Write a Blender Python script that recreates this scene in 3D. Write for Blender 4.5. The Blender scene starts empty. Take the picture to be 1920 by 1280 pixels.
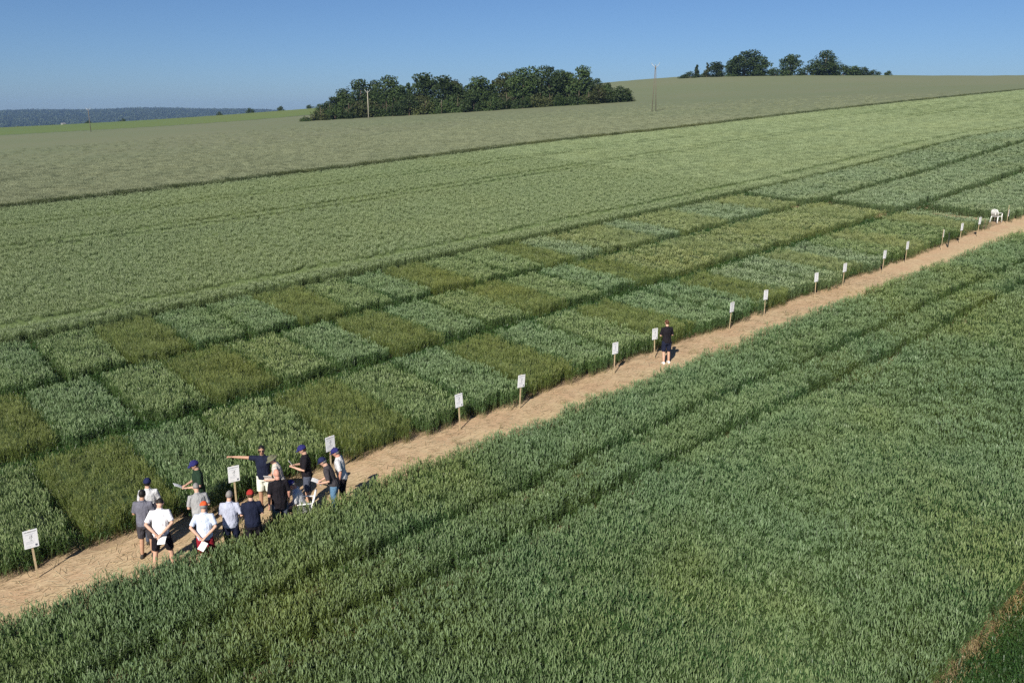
import bpy, bmesh, math, random
import numpy as np
from mathutils import Vector, Matrix
R = math.radians
rng = np.random.default_rng(7)
random.seed(7)
sc = bpy.context.scene
COL = sc.collection

# ------------------------------------------------------------------ camera
CAM_H = 11.49443
PITCH, YAW, ROLL, FPX = 0.26258, 0.84907, -0.00364, 1585.51
FW = np.array([math.cos(YAW)*math.cos(PITCH), math.sin(YAW)*math.cos(PITCH), -math.sin(PITCH)])
RT0 = np.array([math.sin(YAW), -math.cos(YAW), 0.0])
UP0 = np.cross(RT0, FW)
RT = RT0*math.cos(ROLL) + UP0*math.sin(ROLL)
UP = UP0*math.cos(ROLL) - RT0*math.sin(ROLL)
camd = bpy.data.cameras.new('camera'); cam = bpy.data.objects.new('camera', camd); COL.objects.link(cam)
camd.sensor_width = 36.0; camd.lens = FPX/1920*36.0
camd.clip_start = 0.3; camd.clip_end = 9000
M = Matrix(((RT[0], UP[0], -FW[0], 0), (RT[1], UP[1], -FW[1], 0), (RT[2], UP[2], -FW[2], CAM_H), (0, 0, 0, 1)))
cam.matrix_world = M
sc.camera = cam

# ------------------------------------------------------------------ light
SUN_EL = 38.0
LIGHT_AZ = 28.0                       # the way the light travels (from +X towards +Y)
w = bpy.data.worlds.new('World'); sc.world = w; w.use_nodes = True
nt = w.node_tree; nt.nodes.clear()
sky = nt.nodes.new('ShaderNodeTexSky'); sky.sky_type = 'NISHITA'; sky.sun_disc = False
sky.sun_elevation = R(SUN_EL)
sky.sun_rotation = R((90 - (LIGHT_AZ + 180)) % 360)
sky.altitude = 600; sky.air_density = 0.8; sky.dust_density = 0.8; sky.ozone_density = 9.0
bg = nt.nodes.new('ShaderNodeBackground'); bg.inputs[1].default_value = 0.05
wo = nt.nodes.new('ShaderNodeOutputWorld')
nt.links.new(sky.outputs[0], bg.inputs[0]); nt.links.new(bg.outputs[0], wo.inputs[0])
sd = bpy.data.lights.new('sun', 'SUN'); sd.energy = 4.2; sd.angle = R(0.5); sd.color = (1.0, 0.94, 0.84)
so = bpy.data.objects.new('sun', sd); COL.objects.link(so)
d = Vector((math.cos(R(LIGHT_AZ))*math.cos(R(SUN_EL)), math.sin(R(LIGHT_AZ))*math.cos(R(SUN_EL)), -math.sin(R(SUN_EL))))
so.rotation_euler = d.to_track_quat('-Z', 'Y').to_euler(); so.location = (-40, -40, 60)
vs = sc.view_settings
vs.view_transform = 'Standard'; vs.look = 'None'; vs.exposure = 0.8; vs.gamma = 1.0; vs.use_curve_mapping = False
cy = sc.cycles
cy.max_bounces = 6; cy.diffuse_bounces = 3; cy.glossy_bounces = 2; cy.transmission_bounces = 3; cy.volume_bounces = 0
cy.transparent_max_bounces = 4; cy.use_denoising = False; cy.use_adaptive_sampling = False
cy.caustics_reflective = False; cy.caustics_refractive = False

#TERRAIN-BEGIN
# ------------------------------------------------------------------ terrain
def _near(x, y): return 0.04003*x + 0.04396*y + 0.000236*x*x
_cp = []
for x in (-60, -30, 0, 20, 40, 60, 80):
    for y in (-60, -20, 5, 20, 40): _cp.append((x, y, _near(x, y)))
for x, z in ((-60, 2.0), (-30, 2.5), (0, 3.38), (36.3, 5.2), (70.7, 7.42), (95.8, 8.71), (130, 10.78), (168, 12.88), (228.6, 15.95), (300, 19.6)): _cp.append((x, 76.3, z))
_cp += [(120, 39.4, 9.15), (98.9, 32.3, 7.85), (120, 5, 7.4), (160, 20, 10.6), (230, 20, 14.6), (300, 10, 18.3), (230, -60, 11), (120, -60, 4.8)]
_cp += [(136, 111.5, 11.2), (130, 207.7, 9.7), (80, 289, 5.9), (127, 238, 8.9), (161.6, 210, 11.2), (194.8, 169, 14.1), (30, 150, 3.6), (20, 240, 3.4), (-60, 200, 1.5)]
_cp += [(360, 121, 24.0), (358.5, 177, 26.0), (334, 255, 27.5), (290, 285, 23.0), (400, 60, 24.5), (290, 180, 21.5), (460, 170, 22.5), (430, 330, 23), (520, 230, 15), (500, 60, 19)]
_cp += [(62.5, 324, 4.8), (113, 320.7, 7.0), (167, 318.7, 10.3), (-20, 330, 1.6), (99, 510, 5.2), (186.6, 528, 7.9), (279, 531, 13.2), (0, 505, 1.5), (120, 660, -3), (230, 690, 0), (330, 690, 4), (0, 650, -6)]
_cp = np.array(_cp, float)
def _U(r2): return np.where(r2 > 0, r2*np.log(np.maximum(r2, 1e-12)), 0.0)
_S = 100.0
_P = _cp[:, :2]/_S; _n = len(_P)
_K = _U(((_P[:, None]-_P[None])**2).sum(-1)) + np.eye(_n)*0.003
_Q = np.c_[np.ones(_n), _P]
_A = np.block([[_K, _Q], [_Q.T, np.zeros((3, 3))]])
_W = np.linalg.solve(_A, np.r_[_cp[:, 2], 0, 0, 0])
def _ss(a, b, t):
    t = np.clip((t-a)/(b-a), 0, 1); return t*t*(3-2*t)
def T(x, y):
    x = np.asarray(x, float); y = np.asarray(y, float); sh = np.broadcast(x, y).shape
    X = np.broadcast_to(x, sh).ravel(); Y = np.broadcast_to(y, sh).ravel()
    out = np.empty(X.size)
    for i in range(0, X.size, 40000):
        p = np.c_[X[i:i+40000], Y[i:i+40000]]/_S
        u = _U(((p[:, None]-_P[None])**2).sum(-1))
        out[i:i+40000] = u@_W[:_n] + _W[_n] + p@_W[_n+1:]
    dist = np.hypot(X, Y)
    k = _ss(580, 1100, dist)
    az = np.arctan2(Y, X)
    ridge = _ss(3000, 4900, dist)*(47 + 16*np.exp(-((az-1.25)/0.11)**2) + 3*np.sin(az*23) + 2*np.sin(az*57))*_ss(0.75, 1.15, az)
    far = -38 + ridge
    out = out*(1-k) + far*k
    out = np.where(dist > 500, np.minimum(out, 30), out)
    return out.reshape(sh) if sh else float(out[0])
#TERRAIN-END
def proj(x, y, z):
    v = np.stack([x, y, z-CAM_H], -1)
    zz = v@FW
    zs = np.where(zz > 0.1, zz, 0.1)
    return (v@RT)/zs*FPX/960, (v@UP)/zs*FPX/640, zz
def in_view(x, y, z, m=0.12):
    u, v, zz = proj(x, y, z)
    return (zz > 1) & (np.abs(u) < 1+m) & (np.abs(v) < 1+m)

# ------------------------------------------------------------------ helpers
def lin(r, g, b):
    f = lambda c: ((c/255+0.055)/1.055)**2.4 if c/255 > 0.04045 else c/255/12.92
    return (f(r), f(g), f(b), 1)
def tag(o, label=None, cat=None, group=None, kind=None):
    if label: o['label'] = label
    if cat: o['category'] = cat
    if group: o['group'] = group
    if kind: o['kind'] = kind
    return o
def link(name, me, parent=None):
    o = bpy.data.objects.new(name, me); COL.objects.link(o)
    if parent is not None: o.parent = parent
    return o
def empty(name, loc, rz=0.0):
    o = bpy.data.objects.new(name, None); COL.objects.link(o)
    o.location = loc; o.rotation_euler = (0, 0, rz); o.empty_display_size = 0.2
    return o
def pmesh(name, verts, faces, mat=None, smooth=False):
    me = bpy.data.meshes.new(name)
    me.from_pydata([tuple(v) for v in verts], [], [tuple(f) for f in faces])
    if mat: me.materials.append(mat)
    if smooth: me.polygons.foreach_set('use_smooth', [True]*len(me.polygons))
    me.update(); return me
class MB:
    def __init__(s): s.v = []; s.f = []
    def add(s, v, f):
        o = len(s.v); s.v += [tuple(map(float, p)) for p in v]; s.f += [tuple(i+o for i in q) for q in f]
    def box(s, c, d, rot=None, taper=1.0):
        x, y, z = d[0]/2, d[1]/2, d[2]/2
        P = [Vector(p) for p in ((-x, -y, -z), (x, -y, -z), (x, y, -z), (-x, y, -z), (-x*taper, -y*taper, z), (x*taper, -y*taper, z), (x*taper, y*taper, z), (-x*taper, y*taper, z))]
        if rot is not None: P = [rot@p for p in P]
        s.add([p+Vector(c) for p in P], [(3, 2, 1, 0), (4, 5, 6, 7), (0, 1, 5, 4), (1, 2, 6, 5), (2, 3, 7, 6), (3, 0, 4, 7)])
    def tube(s, pts, rad, n=8, cap=True, ref=(0, 1, 0)):
        pts = [Vector(p) for p in pts]; k = len(pts); V = []; F = []
        for i, p in enumerate(pts):
            t = (pts[min(i+1, k-1)] - pts[max(i-1, 0)]).normalized()
            a = Vector(ref)
            if abs(a.dot(t)) > 0.95: a = Vector((1, 0, 0)) if abs(t.x) < 0.9 else Vector((0, 0, 1))
            b = t.cross(a).normalized(); a = b.cross(t).normalized()
            r = rad[i] if isinstance(rad, (list, tuple)) else rad
            ra, rb = (r if isinstance(r, (list, tuple)) else (r, r))   # along b (sideways), along a (ref)
            for j in range(n):
                q = 2*math.pi*j/n
                V.append(p + b*ra*math.cos(q) + a*rb*math.sin(q))
        for i in range(k-1):
            for j in range(n):
                F.append((i*n+j, i*n+(j+1) % n, (i+1)*n+(j+1) % n, (i+1)*n+j))
        if cap:
            F.append(tuple(range(n-1, -1, -1))); F.append(tuple((k-1)*n+j for j in range(n)))
        s.add(V, F)
    def ball(s, c, r, n=10, m=6, rot=None, zmin=-1.0):
        r = r if isinstance(r, (list, tuple)) else (r, r, r); V = []; F = []
        lo = math.asin(max(-1, zmin))
        for i in range(m+1):
            th = lo + (math.pi/2-lo)*i/m
            for j in range(n):
                q = 2*math.pi*j/n
                p = Vector((r[0]*math.cos(th)*math.cos(q), r[1]*math.cos(th)*math.sin(q), r[2]*math.sin(th)))
                if rot is not None: p = rot@p
                V.append(p+Vector(c))
        for i in range(m):
            for j in range(n): F.append((i*n+j, i*n+(j+1) % n, (i+1)*n+(j+1) % n, (i+1)*n+j))
        F.append(tuple(range(n-1, -1, -1))); F.append(tuple(m*n+j for j in range(n)))
        s.add(V, F)
    def build(s, name, mat, parent=None, smooth=False):
        return link(name, pmesh(name, s.v, s.f, mat, smooth), parent)

def mat_new(name):
    m = bpy.data.materials.new(name); m.use_nodes = True
    t = m.node_tree; t.nodes.clear()
    out = t.nodes.new('ShaderNodeOutputMaterial')
    b = t.nodes.new('ShaderNodeBsdfPrincipled'); b.inputs['Roughness'].default_value = 0.7
    b.inputs['Specular IOR Level'].default_value = 0.25
    t.links.new(b.outputs[0], out.inputs[0])
    return m, t, b, out
def N(t, typ, **kw):
    n = t.nodes.new(typ)
    for k, v in kw.items(): setattr(n, k, v)
    return n
def noise(t, vec, scale, detail=3, rough=0.55):
    n = N(t, 'ShaderNodeTexNoise'); n.inputs['Scale'].default_value = scale; n.inputs['Detail'].default_value = detail; n.inputs['Roughness'].default_value = rough
    t.links.new(vec, n.inputs['Vector']); return n.outputs['Fac']
def ramp(t, fac, stops):
    n = N(t, 'ShaderNodeValToRGB'); e = n.color_ramp.elements
    e[0].position, e[0].color = stops[0]; e[1].position, e[1].color = stops[-1]
    for p, c in stops[1:-1]:
        q = e.new(p); q.color = c
    t.links.new(fac, n.inputs[0]); return n.outputs[0]
def mix(t, fac, a, b, mode='MIX'):
    n = N(t, 'ShaderNodeMix', data_type='RGBA', blend_type=mode)
    for s, v in ((n.inputs[0], fac), (n.inputs[6], a), (n.inputs[7], b)):
        if hasattr(v, 'links') or isinstance(v, bpy.types.NodeSocket): t.links.new(v, s)
        else: s.default_value = v
    return n.outputs[2]
def geo_pos(t): return N(t, 'ShaderNodeNewGeometry').outputs['Position']
def bump(t, b, h, strength=0.4, dist=0.05):
    n = N(t, 'ShaderNodeBump'); n.inputs['Strength'].default_value = strength; n.inputs['Distance'].default_value = dist
    t.links.new(h, n.inputs['Height']); t.links.new(n.outputs[0], b.inputs['Normal'])

def plain(name, c, rough=0.7, var=0.12, scale=9.0, spec=0.25):
    m, t, b, o = mat_new(name)
    tc = N(t, 'ShaderNodeTexCoord').outputs['Object']
    f = noise(t, tc, scale, 4)
    lo = tuple(x*(1-var) for x in c[:3])+(1,); hi = tuple(min(1, x*(1+var)) for x in c[:3])+(1,)
    t.links.new(ramp(t, f, [(0.3, lo), (0.7, hi)]), b.inputs['Base Color'])
    b.inputs['Roughness'].default_value = rough; b.inputs['Specular IOR Level'].default_value = spec
    bump(t, b, noise(t, tc, scale*6, 3), 0.25, 0.01)
    return m

def crop_mat(name, leaf, leaf2, ear, dry, patch=0.35, trans=0.25, gloss=0.45, dk=0.8, rv=0.18):
    """leaf/ear/dry colours picked by the vertex attribute 'part' (0 leaf, 1 ear) and 'dry' (dead lower leaves)"""
    m, t, b, o = mat_new(name)
    P = geo_pos(t)
    a = N(t, 'ShaderNodeAttribute', attribute_name='part').outputs['Fac']
    dr = N(t, 'ShaderNodeAttribute', attribute_name='dry').outputs['Fac']
    rnd = N(t, 'ShaderNodeObjectInfo').outputs['Random']
    big = noise(t, P, patch, 2)
    col = mix(t, ramp(t, big, [(0.36, (0, 0, 0, 1)), (0.66, (1, 1, 1, 1))]), leaf, leaf2)
    drift = ramp(t, noise(t, P, 0.16, 3), [(0.34, (0.92, 1.0, 1.14, 1)), (0.52, (1, 1, 1, 1)), (0.68, (1.20, 1.06, 0.80, 1))])
    ear_ = mix(t, dk, ear, drift, 'MULTIPLY'); col = mix(t, dk, col, drift, 'MULTIPLY')
    col = mix(t, a, col, ear_)
    col = mix(t, dr, col, dry)
    v = N(t, 'ShaderNodeMapRange'); v.inputs[3].default_value = 1-rv; v.inputs[4].default_value = 1+rv
    t.links.new(rnd, v.inputs[0])
    cv = N(t, 'ShaderNodeCombineColor')
    for i in range(3): t.links.new(v.outputs[0], cv.inputs[i])
    col = mix(t, 1.0, col, cv.outputs[0], 'MULTIPLY')
    t.links.new(col, b.inputs['Base Color'])
    b.inputs['Roughness'].default_value = gloss; b.inputs['Specular IOR Level'].default_value = 0.35
    tr = N(t, 'ShaderNodeBsdfTranslucent'); t.links.new(col, tr.inputs[0])
    mx = N(t, 'ShaderNodeMixShader'); mx.inputs[0].default_value = trans
    t.links.new(b.outputs[0], mx.inputs[1]); t.links.new(tr.outputs[0], mx.inputs[2])
    t.links.new(mx.outputs[0], o.inputs[0])
    return m

# crop colours (own albedo, except distant plot wheat lightened for haze)
M_WHEAT_NEAR = crop_mat('wheat_near_field', (0.061, 0.122, 0.040, 1), (0.092, 0.130, 0.031, 1), (0.198, 0.274, 0.122, 1), (0.24, 0.19, 0.09, 1), 0.22)
M_WHEAT_BLUE = crop_mat('wheat_blue_green', (0.072, 0.136, 0.044, 1), (0.080, 0.140, 0.040, 1), (0.225, 0.310, 0.148, 1), (0.20, 0.17, 0.075, 1), 0.3, 0.25, 0.45, 0.35)
M_WHEAT_MID = crop_mat('wheat_mid_green', (0.086, 0.144, 0.040, 1), (0.092, 0.148, 0.042, 1), (0.240, 0.308, 0.130, 1), (0.20, 0.17, 0.075, 1), 0.3, 0.25, 0.45, 0.35)
M_WHEAT_YELLOW = crop_mat('wheat_yellow_green', (0.140, 0.180, 0.052, 1), (0.132, 0.176, 0.056, 1), (0.285, 0.330, 0.140, 1), (0.20, 0.17, 0.075, 1), 0.3, 0.25, 0.45, 0.35)  # yellow-green crop, made lighter to include airlight over the distant plots
M_WHEAT_HAZED = crop_mat('wheat_hazed_green', (0.108, 0.165, 0.066, 1), (0.116, 0.170, 0.064, 1), (0.275, 0.350, 0.190, 1), (0.20, 0.17, 0.075, 1), 0.3, 0.25, 0.45, 0.3)  # distant haze painted into the wheat colour as a paler green
M_BARLEY = crop_mat('olive_barley', (0.122, 0.160, 0.036, 1), (0.110, 0.154, 0.036, 1), (0.208, 0.248, 0.080, 1), (0.20, 0.15, 0.06, 1), 0.5, 0.25, 0.45, 0.35)
M_FIELD = crop_mat('green_field_wheat', (0.118, 0.170, 0.062, 1), (0.130, 0.176, 0.058, 1), (0.280, 0.345, 0.175, 1), (0.20, 0.16, 0.08, 1), 0.05, 0.25, 0.6, 0.12, 0.07)
M_GREY = crop_mat('greyish_field_crop', (0.142, 0.172, 0.086, 1), (0.158, 0.176, 0.094, 1), (0.220, 0.245, 0.146, 1), (0.20, 0.17, 0.09, 1), 0.02, 0.2, 0.7, 0.08, 0.06)
M_GRASS = crop_mat('dark_grass', (0.035, 0.085, 0.018, 1), (0.045, 0.095, 0.020, 1), (0.05, 0.10, 0.025, 1), (0.10, 0.10, 0.04, 1), 0.6)
M_DEADGRASS = crop_mat('dead_grass', (0.26, 0.19, 0.085, 1), (0.21, 0.165, 0.07, 1), (0.32, 0.25, 0.12, 1), (0.27, 0.20, 0.09, 1), 0.8, 0.1)
M_STRAW = crop_mat('straw', (0.56, 0.45, 0.28, 1), (0.52, 0.41, 0.25, 1), (0.62, 0.53, 0.33, 1), (0.46, 0.34, 0.20, 1), 0.8, 0.1)
M_FRINGE = crop_mat('pale_fringe_grass', (0.22, 0.23, 0.09, 1), (0.34, 0.29, 0.14, 1), (0.40, 0.36, 0.19, 1), (0.30, 0.22, 0.12, 1), 0.9)

def under_mat(name, a, b_, s=0.05, bs=1.0):
    m, t, b, o = mat_new(name)
    P = geo_pos(t)
    f1 = noise(t, P, s, 3); f2 = noise(t, P, 6.0, 5, 0.7)
    c = mix(t, ramp(t, f1, [(0.35, (0, 0, 0, 1)), (0.65, (1, 1, 1, 1))]), a, b_)
    c = mix(t, 0.75, c, ramp(t, f2, [(0.30, (1-0.4*bs,)*3+(1,)), (0.7, (1+0.25*bs,)*3+(1,))]), 'MULTIPLY')
    t.links.new(c, b.inputs['Base Color']); b.inputs['Roughness'].default_value = 0.8
    bump(t, b, noise(t, P, 3.0, 5, 0.7), 0.6*bs, 0.3)
    return m
U_FIELD = under_mat('field_understorey', (0.100, 0.145, 0.052, 1), (0.112, 0.150, 0.050, 1))
U_GREY = under_mat('grey_field_understorey', (0.134, 0.156, 0.080, 1), (0.148, 0.160, 0.088, 1), 0.02, 0.25)
U_SHADED = under_mat('shaded_understorey', (0.038, 0.066, 0.022, 1), (0.048, 0.070, 0.022, 1), 0.4)  # dense lower stems, with the shade between stalks put into the dark colour
U_MEADOW = under_mat('meadow_green', (0.100, 0.150, 0.042, 1), (0.125, 0.155, 0.044, 1), 0.006, 0.5)
U_STUBBLE = under_mat('pale_far_field', (0.40, 0.36, 0.22, 1), (0.36, 0.33, 0.20, 1), 0.01)

def ground_mat():
    m, t, b, o = mat_new('ground_soil')
    P = geo_pos(t)
    f = noise(t, P, 1.3, 6, 0.65)
    soil = ramp(t, f, [(0.28, (0.20, 0.135, 0.078, 1)), (0.55, (0.30, 0.215, 0.130, 1)), (0.75, (0.38, 0.285, 0.175, 1))])
    far = ramp(t, noise(t, P, 0.004, 2), [(0.40, (0.085, 0.120, 0.040, 1)), (0.52, (0.110, 0.140, 0.055, 1)), (0.62, (0.20, 0.20, 0.095, 1))])
    ln = N(t, 'ShaderNodeVectorMath', operation='LENGTH'); t.links.new(P, ln.inputs[0])
    mr = N(t, 'ShaderNodeMapRange'); mr.inputs[1].default_value = 180; mr.inputs[2].default_value = 200
    t.links.new(ln.outputs['Value'], mr.inputs[0])
    t.links.new(mix(t, mr.outputs[0], soil, far), b.inputs['Base Color']); b.inputs['Roughness'].default_value = 0.9
    bump(t, b, noise(t, P, 5.0, 6, 0.7), 0.8, 0.08)
    return m
def path_mat():
    m, t, b, o = mat_new('straw_path')
    P = geo_pos(t)
    mp = N(t, 'ShaderNodeMapping'); mp.inputs['Scale'].default_value = (2.2, 9, 1); t.links.new(P, mp.inputs[0])
    f = noise(t, mp.outputs[0], 1.6, 7, 0.68); g = noise(t, P, 0.9, 4); h = noise(t, P, 22, 3)
    c = ramp(t, f, [(0.27, (0.23, 0.162, 0.092, 1)), (0.45, (0.385, 0.280, 0.170, 1)), (0.72, (0.52, 0.40, 0.25, 1))])
    c = mix(t, ramp(t, g, [(0.40, (0, 0, 0, 1)), (0.65, (0.7, 0.7, 0.7, 1))]), c, (0.40, 0.265, 0.16, 1))
    sp = N(t, 'ShaderNodeSeparateXYZ'); t.links.new(P, sp.inputs[0])
    wv = N(t, 'ShaderNodeMath', operation='MULTIPLY_ADD'); wv.inputs[1].default_value = 1.2; t.links.new(g, wv.inputs[0]); t.links.new(sp.outputs[1], wv.inputs[2])
    sw = N(t, 'ShaderNodeMapRange'); sw.inputs[1].default_value = 20.75; sw.inputs[2].default_value = 19.9; sw.inputs[4].default_value = 0.55; t.links.new(wv.outputs[0], sw.inputs[0])
    c = mix(t, sw.outputs[0], c, ramp(t, f, [(0.25, (0.30, 0.23, 0.12, 1)), (0.5, (0.42, 0.34, 0.19, 1)), (0.75, (0.52, 0.44, 0.26, 1))]))
    c = mix(t, 0.5, c, ramp(t, h, [(0.3, (0.7, 0.7, 0.7, 1)), (0.7, (1.2, 1.2, 1.2, 1))]), 'MULTIPLY')
    t.links.new(c, b.inputs['Base Color']); b.inputs['Roughness'].default_value = 0.95
    bump(t, b, f, 0.5, 0.035)
    return m
M_GROUND, M_PATH = ground_mat(), path_mat()

# ------------------------------------------------------------------ ground, path, far sheets
def sheet(name, xs, ys, dz, mat, zfun=None, skirt=0.0, smooth=True):
    xs = np.asarray(xs, float); ys = np.asarray(ys, float)
    X, Y = np.meshgrid(xs, ys, indexing='ij'); Z = T(X, Y) + dz
    if zfun is not None: Z = Z + zfun(X, Y)
    nx, ny = X.shape
    V = np.stack([X.ravel(), Y.ravel(), Z.ravel()], 1)
    idx = np.arange(nx*ny).reshape(nx, ny)
    F = np.stack([idx[:-1, :-1].ravel(), idx[1:, :-1].ravel(), idx[1:, 1:].ravel(), idx[:-1, 1:].ravel()], 1)
    V = list(map(tuple, V)); F = list(map(tuple, F))
    if skirt:
        ring = list(idx[:, 0]) + list(idx[-1, 1:]) + list(idx[-2::-1, -1]) + list(idx[0, -2:0:-1])
        o = len(V)
        for r in ring: V.append((V[r][0], V[r][1], V[r][2]-skirt))
        k = len(ring)
        for i in range(k): F.append((ring[i], o+i, o+(i+1) % k, ring[(i+1) % k]))
    return V, F
def grow(a, b, s0, g):
    out = [a]; s = s0
    while out[-1] < b: out.append(out[-1]+s); s *= g
    return out
gx = sorted(set([-v for v in grow(60, 5600, 6, 1.14)] + list(np.arange(-60, 130, 2.0)) + list(np.arange(130, 420, 6.0)) + grow(420, 5600, 8, 1.1)))
gy = sorted(set([-v for v in grow(20, 5600, 4, 1.14)] + list(np.arange(-20, 90, 2.0)) + list(np.arange(90, 360, 6.0)) + grow(360, 5600, 8, 1.08)))
V, F = sheet('ground', gx, gy, 0.0, M_GROUND)
tag(link('ground', pmesh('ground', V, F, M_GROUND, True)), 'sandy brown soil and distant farmland under the crops', 'ground', kind='structure')

V, F = sheet('verge', np.arange(-12, 60, 1.0), np.arange(-13.5, 4.9, 0.75), 0.03, None)
tag(link('verge', pmesh('verge', V, F, under_mat('verge_turf', (0.030, 0.062, 0.014, 1), (0.040, 0.068, 0.016, 1), 0.6), True)), 'dark green grass verge in the bottom right corner', 'verge', kind='structure')
PATH_Y0, PATH_Y1 = 17.6, 20.95
def edge_noise(x, s): return 0.10*np.sin(x*1.9+s)+0.06*np.sin(x*4.3+s*2)+0.05*np.sin(x*9.1+s*3)
px = np.arange(-12, 140, 0.4); tt = np.linspace(0, 1, 12)
PX, PT = np.meshgrid(px, tt, indexing='ij')
PY = (PATH_Y0 + PT*(PATH_Y1-PATH_Y0)) + edge_noise(PX, 1.0)*PT
def hump(x, t_): return 0.004 + 0.05*np.clip(1-np.abs(t_-0.5)*2, 0, 1)*(0.5+0.5*np.sin(x*0.7+t_*5)*np.sin(x*2.3))
PZ = T(PX, PY) + hump(PX, PT)
ii = np.arange(PX.size).reshape(PX.shape)
F = np.stack([ii[:-1, :-1].ravel(), ii[1:, :-1].ravel(), ii[1:, 1:].ravel(), ii[:-1, 1:].ravel()], 1)
tag(link('path', pmesh('path', np.stack([PX.ravel(), PY.ravel(), PZ.ravel()], 1), F, M_PATH, True)), 'dry straw covered dirt path between the plots and the near wheat', 'path', kind='structure')

# ------------------------------------------------------------------ crop plants
def ribbon(pts, wid, side):
    V = []; F = []
    for p, ww in zip(pts, wid):
        V.append(p - side*ww/2); V.append(p + side*ww/2)
    for i in range(len(pts)-1): F.append((2*i, 2*i+1, 2*i+3, 2*i+2))
    return V, F
def clump(name, n, rad, h0, h1, leaves, ear_len, ear_w, seed, lean=0.10, awn=0, leaf_w=0.014, leaf_len=0.2, flat=False, earsegs=4, curl=0.5):
    rd = random.Random(seed); V = []; F = []; part = []; dry = []
    def put(v, f, p, dfun):
        o = len(V)
        for q in v: V.append(tuple(q)); part.append(p); dry.append(dfun(q))
        F.extend(tuple(i+o for i in q) for q in f)
    for i in range(n):
        a = rd.uniform(0, 2*math.pi); r = rad*math.sqrt(rd.random())
        base = Vector((r*math.cos(a), r*math.sin(a), 0)); h = rd.uniform(h0, h1)
        la = rd.uniform(0, 2*math.pi); ll = rd.uniform(0, lean)*h
        top = base + Vector((math.cos(la)*ll, math.sin(la)*ll, h-ear_len*0.8))
        mid = base*0.5 + top*0.5 - Vector((math.cos(la)*ll, math.sin(la)*ll, 0))*0.15
        sa = rd.uniform(0, math.pi); side = Vector((math.cos(sa), math.sin(sa), 0))
        dfun = lambda q: max(0.0, min(1.0, (0.16-q[2])/0.12))*0.8
        put(*ribbon([base, mid, top], [0.007, 0.006, 0.005], side), 0.15, dfun)
        for k in range(leaves):
            f = 0.30 + 0.64*(k+rd.random()*0.8)/max(1, leaves)
            p0 = base.lerp(top, f)
            b = rd.uniform(0, 2*math.pi); dr = Vector((math.cos(b), math.sin(b), 0)); sd_ = Vector((-dr.y, dr.x, 0))
            L = leaf_len*rd.uniform(0.7, 1.2)
            if f > 0.75: L *= 0.85
            p1 = p0 + dr*L*0.35 + Vector((0, 0, L*0.55)); p2 = p0 + dr*L*(0.6+0.3*rd.random()) + Vector((0, 0, L*(0.75-curl*rd.random())))
            put(*ribbon([p0, p1, p2], [leaf_w*0.8, leaf_w, leaf_w*0.25], sd_), 0.0, dfun)
        if ear_len > 0:
            nod = rd.uniform(0.1, 0.5)
            ed = Vector((math.cos(la)*nod, math.sin(la)*nod, 1)).normalized()
            e0 = top; e1 = top+ed*ear_len*0.35; e2 = top+ed*ear_len
            u = ed.cross(Vector((0.3, 0.9, 0.1))).normalized(); v = ed.cross(u)
            ring = []
            for c, rr in ((e0, ear_w*0.28), (e1, ear_w*0.5), (e2, ear_w*0.16)):
                for j in range(earsegs):
                    q = 2*math.pi*j/earsegs; ring.append(c+u*rr*math.cos(q)+v*rr*math.sin(q))
            fs = []
            for s_ in range(2):
                for j in range(earsegs): fs.append((s_*earsegs+j, s_*earsegs+(j+1) % earsegs, (s_+1)*earsegs+(j+1) % earsegs, (s_+1)*earsegs+j))
            put(ring, fs, 1.0, lambda q: 0.0)
            for k in range(awn):
                b = rd.uniform(0, 2*math.pi); dv = (ed*1.0 + Vector((math.cos(b), math.sin(b), 0))*0.35).normalized()
                p0 = e1; p1 = e1+dv*ear_len*1.6
                put([p0-u*0.003, p0+u*0.003, p1], [(0, 1, 2)], 0.8, lambda q: 0.0)
    me = pmesh(name, V, F)
    for nm, dat in (('part', part), ('dry', dry)):
        at = me.attributes.new(nm, 'FLOAT', 'POINT'); at.data.foreach_set('value', np.array(dat, np.float32))
    return bpy.data.objects.new(name, me)
def bits(name, n, rad, seed, L=(0.08, 0.3)):
    rd = random.Random(seed); V = []; F = []; dry = []
    for i in range(n):
        a = rd.uniform(0, 6.283); r = rad*math.sqrt(rd.random()); c = Vector((r*math.cos(a), r*math.sin(a), rd.uniform(0.001, 0.008)))
        b = rd.gauss(0, 0.6); dv = Vector((math.cos(b), math.sin(b), rd.uniform(-0.02, 0.03))); sd_ = Vector((-dv.y, dv.x, 0))
        l = rd.uniform(*L)
        v, f = ribbon([c-dv*l/2, c+dv*l/2], [0.012, 0.008], sd_)
        o = len(V); V += [tuple(q) for q in v]; F += [tuple(j+o for j in q) for q in f]; dry += [rd.random()]*len(v)
    me = pmesh(name, V, F)
    at = me.attributes.new('part', 'FLOAT', 'POINT'); at.data.foreach_set('value', np.array([rd.random()]*len(V), np.float32))
    at = me.attributes.new('dry', 'FLOAT', 'POINT'); at.data.foreach_set('value', np.array(dry, np.float32))
    return bpy.data.objects.new(name, me)

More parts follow.
